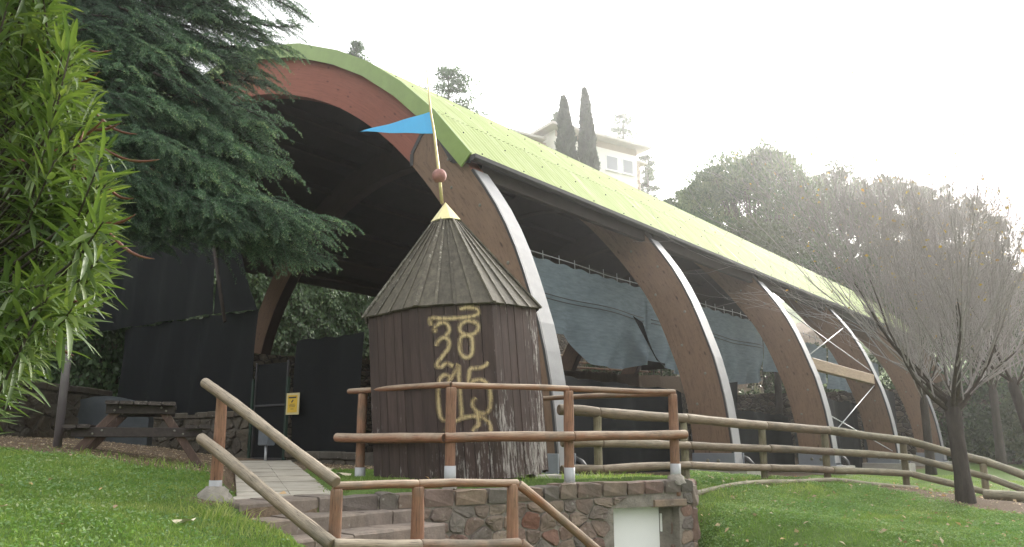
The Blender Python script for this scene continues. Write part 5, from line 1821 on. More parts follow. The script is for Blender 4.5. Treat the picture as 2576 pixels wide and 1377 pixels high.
# ------------------------------------------------------------------ foliage helpers
def unit(v): return v / np.maximum(np.linalg.norm(v, axis=-1, keepdims=True), 1e-9)
def leaf_tris(P, D, size, width, rng, jitter=.25):
    """one slim triangle pair (kite) per leaf, from P along D"""
    n = len(P)
    D = unit(D + rng.normal(0, jitter, (n, 3)))
    S = unit(np.cross(D, rng.normal(0, 1, (n, 3))))
    s = (size * rng.uniform(.65, 1.35, n))[:, None]; w = (width * rng.uniform(.7, 1.3, n))[:, None]
    V = np.stack([P, P + D * s * .45 + S * w, P + D * s, P + D * s * .45 - S * w], 1).reshape(-1, 3)
    return V, np.arange(n * 4).reshape(-1, 4)
def needles(P, D, size, width, rng, jitter=.35):
    n = len(P)
    D = unit(D + rng.normal(0, jitter, (n, 3)))
    S = unit(np.cross(D, rng.normal(0, 1, (n, 3))))
    s = (size * rng.uniform(.65, 1.35, n))[:, None]
    V = np.stack([P - S * width, P + S * width, P + D * s], 1).reshape(-1, 3)
    return V, np.arange(n * 3).reshape(-1, 3)

# ------------------------------------------------------------------ the cedar on the left
ct = thing('cedar_tree', 'big dark cedar whose drooping boughs hang in front of the pavilion', 'tree', (-9.4, 13.6, 1.4))
CTX, CTY = -9.4, 13.6
m = MB(); m.tube([Vector((CTX, CTY, .9)), Vector((CTX + .05, CTY, 4)), Vector((CTX - .05, CTY + .1, 9)), Vector((CTX, CTY, 17))], [.36, .30, .22, .06], 12)
m.build('trunk', M['bark'], ct)
def cedar_bough(seed, L=2.1):
    """flat layered spray along +x, side shoots and tips drooping; returns foliage arrays and wood tubes"""
    rg = np.random.default_rng(seed); rn = random.Random(seed)
    wood = MB()
    def spine(x): return np.array([x, .12 * math.sin(x * 1.9 + seed), .06 * math.sin(x * 2.1 + seed * 2) - .055 * x * x])
    xs = np.linspace(0, L, 9)
    wood.tube([Vector(spine(x)) for x in xs], [.028 * (1 - .85 * x / L) for x in xs], 4)
    TP, TD, TR = [], [], []
    x = .05
    side = 1
    while x < L + .02:
        base = spine(x)
        f0 = x / L
        ln = (.92 * math.sin(math.pi * min(1, .18 + f0 * .72)) * (1 - .25 * f0) + .12) * rn.uniform(.5, 1.15)
        an = math.radians(rn.uniform(35, 78) * (1 - .55 * f0)) * side
        d = np.array([math.cos(an), math.sin(an), rn.uniform(-.10, .38)]); d /= np.linalg.norm(d)
        nseg = max(3, int(ln / .06))
        droop = rn.uniform(.28, .60)
        pts = [base + d * ln * f + np.array([.14 * ln * f * f, 0, -droop * ln * f * f]) for f in np.linspace(0, 1, nseg + 1)]
        wood.tube([Vector(p) for p in pts[::max(1, nseg // 3)]], [.008, .006, .004, .003, .003, .003][:len(pts[::max(1, nseg // 3)])], 3)
        lay = rn.uniform(-.05, .12)
        for k in range(1, nseg + 1):
            f = k / nseg
            tang = pts[k] - pts[k - 1]; tang /= np.linalg.norm(tang)
            for s2 in (-1, 1):
                tl = rn.uniform(.06, .20) * (1.15 - .6 * f)
                sd_ = np.cross(tang, [0, 0, 1]) * s2
                td = tang * .9 + sd_ * .7 + np.array([0, 0, rn.uniform(-.30, .30)]); td /= np.linalg.norm(td)
                nt_ = max(2, int(tl / .024))
                for q in range(nt_):
                    ff = (q + .5) / nt_
                    p = pts[k] + td * tl * ff + np.array([0, 0, -.35 * tl * ff * ff])
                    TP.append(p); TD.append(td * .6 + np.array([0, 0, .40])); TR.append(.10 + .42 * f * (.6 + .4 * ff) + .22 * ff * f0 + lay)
        x += rn.uniform(.045, .085); side = -side
    TP, TD, TR = np.array(TP), np.array(TD), np.array(TR)
    k = 6
    V, F = needles(np.repeat(TP, k, 0), np.repeat(TD, k, 0), .034, .0040, rg, .8)
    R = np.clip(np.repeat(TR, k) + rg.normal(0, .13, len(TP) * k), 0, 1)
    return V, F, R, wood
BV = []
for s in range(5):
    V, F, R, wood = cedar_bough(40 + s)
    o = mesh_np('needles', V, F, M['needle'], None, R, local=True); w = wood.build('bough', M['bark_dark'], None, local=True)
    BV.append((w, o))
def place_bough(base, tip, roll, variant, sc_w=1.0):
    base, tip = Vector(base), Vector(tip)
    d = tip - base; L = d.length
    x = d.normalized(); z = Vector((0, 0, 1)); y = z.cross(x).normalized(); z = x.cross(y)
    Rm = Matrix((x, y, z)).transposed().to_4x4() @ Matrix.Rotation(roll, 4, 'X')
    s = L / 2.1
    w0, o0 = BV[variant % 5]
    w = w0.copy(); COL.objects.link(w); o = o0.copy(); COL.objects.link(o)
    w.parent = ct; o.parent = w
    mw = Matrix.Translation(base - Vector(ct.location)) @ Rm @ Matrix.Diagonal((s, s * sc_w, s * .9 + .1, 1))
    w.matrix_basis = mw
    o['kind'] = 'stuff'
    return w
# boughs aimed where the photograph shows their tips: tip pixel, its depth, reach
cr = random.Random(8)
TIPS = [(790, 25, 13.5, 3.2), (700, 60, 13.0, 2.8), (740, 100, 13.2, 3.0), (640, 20, 12.8, 2.6), (560, 30, 12.4, 2.4), (720, 205, 12.9, 3.2), (690, 160, 13.4, 2.9), (610, 120, 12.2, 2.6), (520, 105, 11.4, 2.6),
        (640, 230, 12.6, 2.8), (560, 200, 12.0, 2.7), (480, 175, 11.2, 2.4), (420, 110, 11.0, 2.3), (380, 40, 11.2, 2.3), (300, 60, 11.0, 2.2), (450, 60, 11.8, 2.5),
        (740, 262, 12.0, 3.3), (705, 290, 11.8, 3.0), (765, 395, 11.7, 3.2), (745, 345, 12.2, 3.4), (690, 380, 11.4, 2.9), (620, 300, 11.6, 2.8), (640, 345, 11.2, 2.7), (560, 285, 11.0, 2.5), (490, 250, 10.8, 2.3),
        (600, 400, 10.8, 2.5), (655, 440, 11.0, 2.8), (590, 450, 10.6, 2.4), (520, 375, 10.4, 2.3), (440, 330, 10.4, 2.2), (400, 400, 10.2, 2.1), (470, 470, 10.2, 2.2),
        (885, 548, 11.2, 3.1), (840, 590, 11.0, 2.9), (868, 640, 11.3, 2.8), (800, 650, 11.5, 2.7), (780, 540, 11.0, 2.7), (720, 500, 10.8, 2.6), (740, 590, 11.3, 2.6), (680, 560, 10.6, 2.4), (620, 530, 10.4, 2.3), (560, 520, 10.2, 2.2),
        (690, 600, 11.6, 2.0), (640, 590, 11.2, 2.0), (560, 580, 10.9, 2.0), (500, 560, 10.6, 2.0), (430, 500, 10.3, 2.0), (480, 610, 11.0, 1.8), (380, 560, 10.4, 1.9), (340, 470, 10.3, 1.9),
        (330, 330, 10.4, 2.0), (300, 220, 10.6, 2.0), (360, 160, 10.8, 2.2), (250, 130, 10.8, 2.0), (330, 260, 10.3, 2.0), (420, 570, 11.4, 2.0)]
def aim(x, y, Y, L, k, yaw, steep):
    tip = at(x, y, Y)
    d = Vector((CTX - tip.x, CTY - tip.y, 0)).normalized()
    d = Matrix.Rotation(yaw, 3, 'Z') @ d
    base = tip + d * L + Vector((0, 0, L * steep))
    place_bough(base, tip, cr.uniform(-.25, .25), k, cr.uniform(.8, 1.1))
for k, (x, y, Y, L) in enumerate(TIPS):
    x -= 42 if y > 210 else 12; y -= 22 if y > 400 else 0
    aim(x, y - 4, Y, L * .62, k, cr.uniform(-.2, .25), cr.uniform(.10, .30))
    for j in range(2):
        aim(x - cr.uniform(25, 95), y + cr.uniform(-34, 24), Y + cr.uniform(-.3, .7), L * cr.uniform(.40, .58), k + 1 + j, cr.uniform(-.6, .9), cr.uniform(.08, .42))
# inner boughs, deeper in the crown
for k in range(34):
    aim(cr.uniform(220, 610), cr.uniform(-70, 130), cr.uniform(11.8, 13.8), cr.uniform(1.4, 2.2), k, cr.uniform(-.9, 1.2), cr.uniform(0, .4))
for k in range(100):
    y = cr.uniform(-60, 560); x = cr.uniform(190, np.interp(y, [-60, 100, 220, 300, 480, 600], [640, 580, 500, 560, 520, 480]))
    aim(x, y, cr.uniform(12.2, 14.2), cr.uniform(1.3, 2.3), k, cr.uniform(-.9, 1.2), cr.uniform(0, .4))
for w, o in BV:
    bpy.data.objects.remove(o); bpy.data.objects.remove(w)
# the main limbs
for k in range(14):
    x, y, Y, L = TIPS[k * 3 + 2]
    tip = at(x, y, Y); hub = Vector((CTX, CTY, tip.z + .9))
    d = (hub - tip); e = tip + d * (L * .8 / max(d.length, .1)) + Vector((0, 0, .5))
    m = MB(); m.tube([hub, (hub + e) / 2 + Vector((0, 0, .2)), e], [.10, .07, .04], 6); m.build('limb', M['bark'], ct)

# ------------------------------------------------------------------ the oleander in the left foreground
ol = thing('oleander_bush', 'tall oleander with long narrow leaves filling the left edge of the photo', 'bush', (-2.55, 3.5, .5))
OC = np.array([-2.62, 3.45])
org_ = random.Random(31); ong = np.random.default_rng(31)
def oleander_leaf(L, W, curl, fold):
    m = MB()
    n = 5
    rows = []
    for k in range(n + 1):
        t = k / n
        w = W * (math.sin(math.pi * min(1, (t * .94 + .03))) ** .75)
        z = -curl * L * t * t
        rows.append((m.vert((t * L, -w / 2, z + fold * w)), m.vert((t * L, 0, z)), m.vert((t * L, w / 2, z + fold * w))))
    for k in range(n):
        a, b = rows[k], rows[k + 1]
        m.face([a[0], b[0], b[1], a[1]], None, True); m.face([a[1], b[1], b[2], a[2]], None, True)
    return m
LEAF = []
for k in range(8):
    mm = oleander_leaf(1.0, .092 + .022 * (k % 3), .04 + .11 * (k % 4), .18)
    LEAF.append((np.array(mm.v), np.array([f for f in mm.f])))
leaf_me = []
for V, F in LEAF:
    me = bpy.data.meshes.new('leaf'); me.from_pydata(V.tolist(), [], F.tolist()); me.polygons.foreach_set('use_smooth', [True] * len(F))
    a_ = me.attributes.new('rnd', 'FLOAT', 'FACE'); a_.data.foreach_set('value', np.full(len(F), .5, dtype=np.float32))
    me.materials.append(M['oleander']); leaf_me.append(me)
# silhouette of the bush in the picture gives how far each height reaches to the right
def reach(yd):
    return np.interp(yd, [-400, 0, 100, 200, 300, 400, 500, 600, 700, 760, 800, 860, 900, 960, 1010, 1060], [120, 195, 238, 262, 285, 305, 325, 325, 300, 275, 215, 140, 100, 60, 20, -60])
wood = MB()
leaf_T = []                                   # transforms of all leaves
stems = []
nst = 0
while nst < 330:
    yd = org_.uniform(-150, 960) if nst % 5 else org_.uniform(740, 940); Y = org_.uniform(2.55, 4.1)
    xr_ = reach(yd)
    xd = xr_ - abs(org_.gauss(0, 1)) * 130 - 48
    if xd < -230: continue
    tip = at(xd, yd, Y)
    nst += 1
    root_ = Vector((OC[0] + org_.uniform(-.25, .25), OC[1] + org_.uniform(-.25, .25), .5))
    # the last half metre of the stem
    out = Vector((tip.x - OC[0], tip.y - OC[1], 0)); out = out.normalized() if out.length > .05 else Vector((1, 0, 0))
    d = (out * org_.uniform(.45, 1.0) + Vector((org_.uniform(-.3, .3), org_.uniform(-.5, .1), org_.uniform(-.05, .9)))).normalized()
    if org_.random() < .12: d = (d + Vector((org_.uniform(-.2, .5), -.5, -.6))).normalized()
    if yd > 700: d = (d + Vector((.2, -.1, -.1))).normalized()
    SL = org_.uniform(.28, .46)
    st0 = tip - d * SL
    mid = Vector((OC[0] - .35 + .2 * (st0.x - OC[0]), root_.y, root_.z + (st0.z - root_.z) * .75))
    wood.tube([root_, mid, st0, tip], [.012, .009, .006, .003], 4)
    u = d.orthogonal().normalized(); v = d.cross(u)
    nw = int(SL / .032)
    tone = org_.uniform(-.18, .18)
    for k in range(nw):
        f = k / nw
        for j in range(3 if k % 2 else 2):
            a = j * 2.094 + k * 1.05 + org_.uniform(-.3, .3)
            spread = math.radians(74 - 50 * f + org_.uniform(-14, 14))
            ld = d * math.cos(spread) + (u * math.cos(a) + v * math.sin(a)) * math.sin(spread)
            L = org_.uniform(.105, .19) * (1 - .25 * max(0, f - .8) / .2)
            p = st0 + d * SL * f
            leaf_T.append((p, ld.normalized(), L, org_.randrange(8), min(1, max(0, .30 + tone + .38 * f + org_.gauss(0, .13)))))
wood.build('stem', M['bark'], ol)
# the largest leaves in view are objects of their own, the rest one mesh
def leaf_matrix(p, d, L):
    x = d; y = Vector((0, 0, 1)).cross(x)
    y = y.normalized() if y.length > .05 else Vector((0, 1, 0)); z = x.cross(y)
    Mx = Matrix((x, y, z)).transposed().to_4x4()
    return Matrix.Translation(p) @ Mx @ Matrix.Diagonal((L, L, L, 1))
sc_l = []
for k, (p, d, L, vi, r) in enumerate(leaf_T):
    c = np.array([list(p + d * L * .5)])
    vis = in_frame(c, 0.0)[0]
    sc_l.append(L / max(.5, p.y) * (1 if vis else 0) * (1.15 if p.y < 3.2 else 1))
order = np.argsort(-np.array(sc_l))
solo = set(order[:300].tolist())
off = root_loc(ol)
Vs, Fs, Rs = [], [], []
nv = 0
for k, (p, d, L, vi, r) in enumerate(leaf_T):
    roll = Matrix.Rotation(org_.uniform(-.7, .7), 4, 'X')
    mw = leaf_matrix(p, d, L) @ roll
    if k in solo:
        o = bpy.data.objects.new('leaf', leaf_me[vi]); COL.objects.link(o); o.parent = ol
        o.matrix_basis = Matrix.Translation(-off) @ mw
    else:
        V, F = LEAF[vi]
        A4 = np.array(mw)
        Vs.append(V @ A4[:3, :3].T + A4[:3, 3]); Fs.append(F + nv); nv += len(V); Rs.append(np.full(len(F), r))
lo_f = mesh_np('foliage', np.concatenate(Vs), np.concatenate(Fs), M['oleander'], ol, np.concatenate(Rs), True)
lo_f['kind'] = 'stuff'
# long brown seed pods
for (x0, y0, x1, y1, Y) in ((30, 85, 168, 132, 3.0), (215, 120, 280, 126, 3.1), (20, 400, 150, 372, 2.9), (165, 470, 210, 330, 2.95), (180, 352, 262, 300, 3.0), (215, 320, 300, 312, 3.1), (255, 370, 400, 402, 3.1), (240, 285, 345, 338, 3.2), (275, 585, 388, 652, 2.9),
                          (120, 705, 128, 822, 2.9), (150, 722, 242, 774, 3.0), (260, 560, 340, 540, 3.0), (110, 820, 185, 895, 3.0), (200, 450, 260, 420, 3.0), (270, 470, 335, 500, 3.1), (95, 300, 160, 250, 3.0), (190, 210, 250, 180, 3.1), (85, 20, 60, -30, 3.0)):
    a, b = at(x0, y0, Y), at(x1, y1, Y - .08)
    sag = (b - a).length * .10
    pts = [a + (b - a) * t + Vector((0, 0, -sag * math.sin(math.pi * t))) for t in np.linspace(0, 1, 7)]
    m = MB(); m.tube(pts, [.003, .0055, .006, .006, .0055, .004, .0012], 6)
    m.build('seed_pod', M['pod'], ol)

# ------------------------------------------------------------------ bare trees on the right
def bare_tree(root, seed, base, fork_z, r0, limbs, spread, up, lean=(0, 0), twig_len=1.0, nleaf=120, leaf_m='drygold', levels=3, hmax=6.4):
    """trunk, a few dark limbs, and many upright shoots carrying fine twigs"""
    rn = random.Random(seed); rg = np.random.default_rng(seed)
    base = Vector(base)
    fork = Vector((base.x + lean[0], base.y + lean[1], fork_z))
    m = MB()
    m.tube([base - Vector((0, 0, .3)), base + Vector((0, 0, .05)), base + (fork - base) * .3, base + (fork - base) * .7, fork, fork + Vector((0, 0, .2))], [r0 * 1.35, r0 * 1.15, r0 * .98, r0 * .92, r0 * .95, r0 * .55], 12, True, True, .05)
    m.build('trunk', M['bark_dark'], root)
    tips = []
    H = hmax + base.z - fork_z
    def grow(mb, p, d, L, r, lev):
        n = 6 if lev < 2 else 4
        pts, rad = [p], [r]
        q = p.copy(); dd = d.copy()
        for k in range(n):
            dd = (dd + Vector((rn.gauss(0, .11), rn.gauss(0, .11), rn.gauss(0, .08) + up * (.16 if lev < 2 else .10)))).normalized()
            q = q + dd * (L / n); pts.append(q.copy()); rad.append(max(.0020, r * (1 - .82 * (k + 1) / n)))
        (mb[0] if lev == 0 else mb[1]).tube(pts, rad, 6 if lev == 0 else (4 if lev == 1 else 3), False, True)
        if lev: tips.append(pts[-1]); tips.append(pts[-2])
        if lev < levels:
            nc = {0: 16, 1: 8, 2: 3}.get(lev, 3)
            for c in range(nc):
                f = rn.uniform(.10 if lev == 0 else .2, 1.0); k = min(n - 1, int(f * n)); ff = f * n - k
                b = pts[k] + (pts[k + 1] - pts[k]) * ff
                t = (pts[k + 1] - pts[k]).normalized()
                s = t.orthogonal().normalized(); s = Matrix.Rotation(rn.uniform(0, 6.28), 3, t) @ s
                cd = (t + s * rn.uniform(.35, 1.05) + Vector((0, 0, up * (.55 if lev == 0 else .2)))).normalized()
                cl = H * rn.uniform(.28, .56) if lev == 0 else L * rn.uniform(.30, .55)
                grow(mb, b, cd, cl * twig_len, max(.0030, min(.014, rad[k] * .5)), lev + 1)
    for k in range(limbs):
        a = 2 * math.pi * (k + rn.uniform(-.3, .3)) / limbs
        sp = spread * rn.uniform(.35, 1.15)
        d = Vector((math.cos(a) * sp, math.sin(a) * sp, rn.uniform(.6, 1.0))).normalized()
        mb = (MB(), MB())
        grow(mb, fork + Vector((0, 0, rn.uniform(-.1, .15))), d, H * rn.uniform(.20, .36), r0 * rn.uniform(.22, .36), 0)
        br = mb[0].build('branch', M['bark'], root)
        tw = mb[1].build('twigs', M['twig'], br)
    if nleaf:
        T = np.array([list(rn.choice(tips)) for _ in range(nleaf)]) + rg.normal(0, .05, (nleaf, 3))
        V, F = leaves_on(T, .032, 1.5, 1.0)
        lf_ = mesh_np('leaves', V, F, M[leaf_m], root, rg.random(nleaf)); lf_['kind'] = 'stuff'
    return tips
def tree_root(name, label, cat, p, group=None): return thing(name, label, cat, p, group)
tb = at(2430, 1262, 13.0)
t = tree_root('bare_tree', 'nearly leafless tree with a dark trunk in front of the log fence', 'tree', tb)
bare_tree(t, 3, tb, 2.1, .125, 9, 1.3, .75, (-.02, .05), 1.0, 300, hmax=8.8)
b2 = at(2640, 1240, 15.5)
t = tree_root('bare_tree', 'leaning bare tree at the right edge of the photo', 'tree', b2)
bare_tree(t, 4, b2, 2.6, .10, 6, .9, .9, (-.35, .1), 1.0, 200, hmax=8.0)
b3 = Vector((11.2, 22, 1.0))
t = tree_root('bare_tree', 'twiggy tree with a few yellow leaves behind the leafless tree by the fence', 'tree', b3)
bare_tree(t, 5, b3, 2.6, .11, 7, .7, 1.2, (0, 0), 1.0, 420, hmax=10.0)
b4 = Vector((14.3, 24, 1.1))
t = tree_root('bare_tree', 'tall pale twiggy tree catching the light at the upper right', 'tree', b4)
bare_tree(t, 6, b4, 3.0, .12, 7, .6, 1.2, (0, 0), 1.0, 500, hmax=11.5)
# ------------------------------------------------------------------ pines, cypresses and the wood behind
def crown_clumps(root, name, C, R, k, size, width, mat, seed, up=.5, flat=1.0, tone=0.0, jit=.45):
    """C clump centres, R radii; leaves spread through each clump, denser on the outside"""
    rg = np.random.default_rng(seed)
    n = len(C) * k
    c = np.repeat(C, k, 0); r = np.repeat(R, k)
    d = unit(rg.normal(0, 1, (n, 3)))
    rad = r * rg.uniform(.25, 1.0, n) ** .5
    P = c + d * rad[:, None] * np.array([1, 1, flat])
    D = d * .8 + np.array([0, 0, up])
    V, F = leaf_tris(P, D, size, width, rg, jit)
    ctone = np.repeat(rg.normal(0, .16, len(C)), k)
    rr = np.clip(.42 + tone + ctone + rg.normal(0, .15, n), 0, 1)
    o = mesh_np(name, V, F, M[mat], root, rr); o['kind'] = 'stuff'
    return o
def umbrella_pine(label, base, crown, rx, rz, seed, nclump=110, group=None, dens=150, leaf=.34):
    """crown = centre of the crown; dome of needle clumps carried by spreading limbs"""
    base, crown = Vector(base), Vector(crown)
    rn = random.Random(seed)
    root = thing('umbrella_pine', label, 'tree', base, group)
    split = base + (crown - base) * .62
    m = MB(); m.tube([base - Vector((0, 0, 1)), base + (split - base) * .5 + Vector((rn.uniform(-.3, .3), 0, 0)), split], [.30, .26, .2], 9); m.build('trunk', M['bark'], root)
    C, R = [], []
    wood = MB()
    for k in range(nclump):
        a = rn.uniform(0, 6.283); f = math.sqrt(rn.random()); h = math.sqrt(max(0, 1 - f * f))
        z = h * rz * rn.uniform(.45, 1.0) - rz * .75 * rn.random() ** 1.5 * f
        c = crown + Vector((math.cos(a) * rx * f, math.sin(a) * rx * f, z))
        rr = rn.uniform(.10, .19) * rx
        C.append(list(c)); R.append(rr)
        if k % 2 == 0:
            mid = split + (c - split) * .5 + Vector((0, 0, -.12 * (c - split).length * .3))
            wood.tube([split, mid, c], [.09, .05, .02], 4, False)
    wood.build('limbs', M['bark'], root)
    crown_clumps(root, 'crown', np.array(C), np.array(R), dens, leaf, .055, 'pine', seed, .9, .8, .16)
    return root
def px_at(x, y, Y): return at(x, y, Y)
def hill_z(p): return hz(p.x, p.y)
GPINE = 'umbrella pines on the slope'
def pine_at(label, xd, ytop, ybot, wd, Y, seed, **kw):
    top, bot = at(xd, ytop, Y), at(xd, ybot, Y)
    rx = wd / FPX * Y / 2
    rz = (top.z - bot.z) * .62
    c = Vector((top.x, top.y, top.z - rz * 1.05))
    g0 = hz(c.x, c.y + .0)
    return umbrella_pine(label, (c.x + .6, c.y, g0), c, rx, rz, seed, **kw)
pine_at('large rounded umbrella pine right of the white house', 1880, 362, 650, 375, 56, 51, nclump=210)
pine_at('umbrella pine standing right behind the largest pine', 2070, 412, 640, 290, 62, 52, nclump=140)
pine_at('dusky umbrella pine above the end of the green roof', 2215, 440, 660, 250, 60, 53, nclump=110)
pine_at('umbrella pine seen through the bare twigs on the right', 2370, 470, 690, 240, 57, 54, nclump=100)
pine_at('low small pine squeezed between the house and the largest pine', 1715, 470, 620, 130, 64, 55, nclump=60)

def bushy_tree(label, c, rx, rz, seed, mat='shrub', k=160, nclump=60, leaf=.26, tone=0.0, name='broadleaf_tree', cat='tree'):
    c = Vector(c); rn = random.Random(seed)
    g0 = hz(c.x, c.y)
    root = thing(name, label, cat, (c.x, c.y, g0))
    m = MB(); m.tube([Vector((c.x, c.y, g0 - .5)), Vector((c.x + .2, c.y, (g0 + c.z) / 2)), c], [.26, .2, .1], 7); m.build('trunk', M['bark'], root)
    C, R = [], []; wood = MB()
    for q in range(nclump):
        d = Vector((rn.gauss(0, 1), rn.gauss(0, 1), rn.gauss(0, 1))).normalized() * (rn.random() ** .45)
        p = c + Vector((d.x * rx, d.y * rx, d.z * rz)); C.append(list(p)); R.append(rn.uniform(.16, .28) * rx)
        if q % 3 == 0: wood.tube([Vector((c.x, c.y, c.z - rz * .7)), (p + c) / 2, p], [.08, .05, .015], 4, False)
    wood.build('limbs', M['twig'], root)
    crown_clumps(root, 'crown', np.array(C), np.array(R), k, leaf, leaf * .3, mat, seed, .2, .9, tone)
    return root
def bush_at(label, xd, yd, wd, hd, Y, seed, **kw):
    c = at(xd, yd, Y); bushy_tree(label, c, wd / FPX * Y / 2, hd / FPX * Y / 2, seed, **kw)
bush_at('greyish evergreen tree just above the middle of the green roof', 1760, 620, 220, 200, 50, 61, mat='pine', nclump=70)
bush_at('dark tree under the large rounded pine', 1930, 650, 240, 200, 49, 62, nclump=70, tone=-.1)
bush_at('olive coloured tree under the pines beyond the roof end', 2110, 700, 250, 220, 47, 63, mat='pine', nclump=70)
bush_at('green tree behind the twigs of the leafless tree', 2290, 740, 260, 240, 44, 64, mat='pine', nclump=70, tone=-.1)
bush_at('dark green tree beyond the far end of the pavilion', 2430, 800, 260, 300, 42, 65, nclump=70, tone=-.15)
bush_at('broad shaded tree at the right edge below the pines', 2570, 830, 280, 320, 41, 66, nclump=70, tone=-.1)
bush_at('ivy covered bush beside the last arch', 2500, 1090, 130, 130, 37, 68, mat='ivy', nclump=40, tone=0, name='bush', cat='bush')
bush_at('low dark hedge clump at the right behind the fence', 2590, 1075, 130, 150, 34, 69, mat='shrub', nclump=40, tone=-.15, name='bush', cat='bush')
bush_at('yellow green creeper hanging over the ivy wall by the leaning pole', 585, 672, 60, 110, 35.5, 70, mat='drygold', nclump=30, k=90, tone=-.25, leaf=.16, name='creeper', cat='creeper')

def cypress(label, xd, ytop, ybot, wd, Y, seed):
    top, bot = at(xd, ytop, Y), at(xd + 14, ybot, Y)
    g0 = hz(bot.x, bot.y)
    root = thing('cypress', label, 'tree', (bot.x, bot.y, g0), 'cypresses in front of the white house')
    m = MB(); m.tube([Vector((bot.x, bot.y, g0 - .5)), Vector((bot.x, bot.y, (bot.z + g0) / 2)), Vector((top.x, top.y, top.z - 1))], [.25, .2, .03], 7); m.build('trunk', M['bark'], root)
    rg = np.random.default_rng(seed)
    n = 15000
    f = rg.random(n) ** .8
    W = wd / FPX * Y / 2
    prof = np.interp(f, [0, .12, .3, .6, .85, 1.15], [.04, .30, .62, .95, 1.0, .9]) * W
    zb = bot.z - 3
    z = top.z + (zb - top.z) * f
    a = rg.uniform(0, 6.283, n)
    lump = 1 + .16 * np.sin(a * 3 + f * 21) + .10 * np.sin(a * 5 - f * 33)
    rad = prof * lump * rg.uniform(.55, 1, n) ** .5
    x = top.x + (bot.x - top.x) * f + np.cos(a) * rad; y = top.y + np.sin(a) * rad
    P = np.stack([x, y, z], -1)
    D = np.stack([np.cos(a) * .35, np.sin(a) * .35, np.ones(n)], -1)
    V, F = leaf_tris(P, D, .42, .07, rg, .22)
    o = mesh_np('crown', V, F, M['cypress'], root, np.clip(.45 + .25 * np.sin(a * 3 + f * 21) + rg.normal(0, .2, n), 0, 1)); o['kind'] = 'stuff'
cypress('shorter cypress in front of the white house', 1417, 250, 415, 50, 66, 71)
cypress('taller and slimmer cypress in front of the white house', 1470, 229, 425, 42, 66, 72)

def conifer(label, xd, ytop, ybot, wd, Y, seed, tiers=16, open_=.5, k=60, leaf=.3):
    """cedar-like tree with separate level boughs"""
    top, bot = at(xd, ytop, Y), at(xd, ybot, Y)
    g0 = hz(bot.x, bot.y); rn = random.Random(seed)
    root = thing('conifer', label, 'tree', (bot.x, bot.y, g0))
    m = MB(); m.tube([Vector((bot.x, bot.y, g0 - .5)), Vector((bot.x, bot.y, bot.z)), top], [.3, .22, .04], 7); m.build('trunk', M['bark'], root)
    W = wd / FPX * Y / 2
    wood = MB(); C, R = [], []
    for q in range(tiers):
        f = (q + .3) / tiers
        z = top.z + (bot.z - top.z) * f
        r = W * (.18 + .85 * f ** .8)
        for j in range(6):
            a = rn.uniform(0, 6.283); rr = r * rn.uniform(.55, 1.1)
            e = Vector((bot.x + math.cos(a) * rr, bot.y + math.sin(a) * rr, z + rn.uniform(-.05, .2) * rr))
            wood.tube([Vector((bot.x, bot.y, z)), e], [.05, .012], 4, False)
            for s in np.linspace(.3, 1.0, 5):
                C.append([bot.x + math.cos(a) * rr * s + rn.uniform(-.2, .2), bot.y + math.sin(a) * rr * s + rn.uniform(-.2, .2), z + (e.z - z) * s]); R.append(rr * .14 + .18)
    wood.build('limbs', M['bark'], root)
    crown_clumps(root, 'crown', np.array(C), np.array(R), k, leaf, .05, 'pine', seed, .6, .35, -.12)
conifer('open crowned dark conifer rising behind the green roof', 1128, 176, 430, 330, 60, 81, 15, k=13, leaf=.30)
conifer('top of a thin conifer just showing over the arch', 895, 112, 190, 70, 58, 82, 6, k=9, leaf=.26)
conifer('flat topped conifer behind the house roof', 1568, 292, 400, 150, 100, 83, 8, k=12, leaf=.4)
conifer('dark conifer beside the balcony of the house', 1630, 395, 560, 120, 92, 84, 10, k=18, leaf=.4)
conifer('small dark conifer peeping over the left end of the house roof', 1405, 288, 340, 50, 96, 85, 5, k=30, leaf=.4)

# ------------------------------------------------------------------ the white house on the hill
M['render_white'] = simple('white_render', (.84, .81, .75), .8, 0, .05, .5)
M['render_tan'] = simple('tan_render', (.52, .42, .32), .85, 0, .1, .5)
M['roof_edge'] = simple('roof_edge', (.50, .46, .42), .6, 0, .1, 1)
M['soffit'] = simple('soffit', (.42, .33, .26), .8, 0, .12, .6)
M['blind'] = simple('grey_blind', (.30, .31, .34), .5, 0, .05, 2, 0, .01, (1, 1, 9))
M['frame_white'] = simple('window_frame', (.80, .79, .77), .5, 0, .03)
M['balcony'] = simple('pink_balcony', (.62, .40, .30), .8, 0, .1, .6)
M['brick'] = m_far_wall('pier_brick', 1.6, (.34, .25, .18), (.50, .40, .30), (.6, .55, .48))
HA, HC = at(1398, 470, 78), at(1604, 470, 84)
hu = Vector((HC.x - HA.x, HC.y - HA.y, 0)); HW = hu.length; hu.normalize(); hn = Vector((hu.y, -hu.x, 0)); HD = 11.0
ztop = (at(1398, 338, 78).z + at(1604, 366, 84).z) / 2
zlow = (at(1500, 462, 81).z + at(1604, 468, 84).z) / 2
hgz = min(hz(HA.x, HA.y), hz(HC.x, HC.y)) - 4
house = thing('white_house', 'white house with wide overhanging roof on the hill above the green roof', 'house', (HA.x, HA.y, zlow))
def hp(u, v, z): 
    p = HA + hu * u - hn * v; return Vector((p.x, p.y, z))
def hbox(name, mat, u0, u1, v0, v1, z0, z1, parent=None):
    m = MB(); m.hexa([hp(u0, v0, z0), hp(u1, v0, z0), hp(u1, v1, z0), hp(u0, v1, z0), hp(u0, v0, z1), hp(u1, v0, z1), hp(u1, v1, z1), hp(u0, v1, z1)])
    return m.build(name, M[mat], parent or house)
hbox('wall', 'render_white', 0, HW, 0, HD, zlow, ztop)
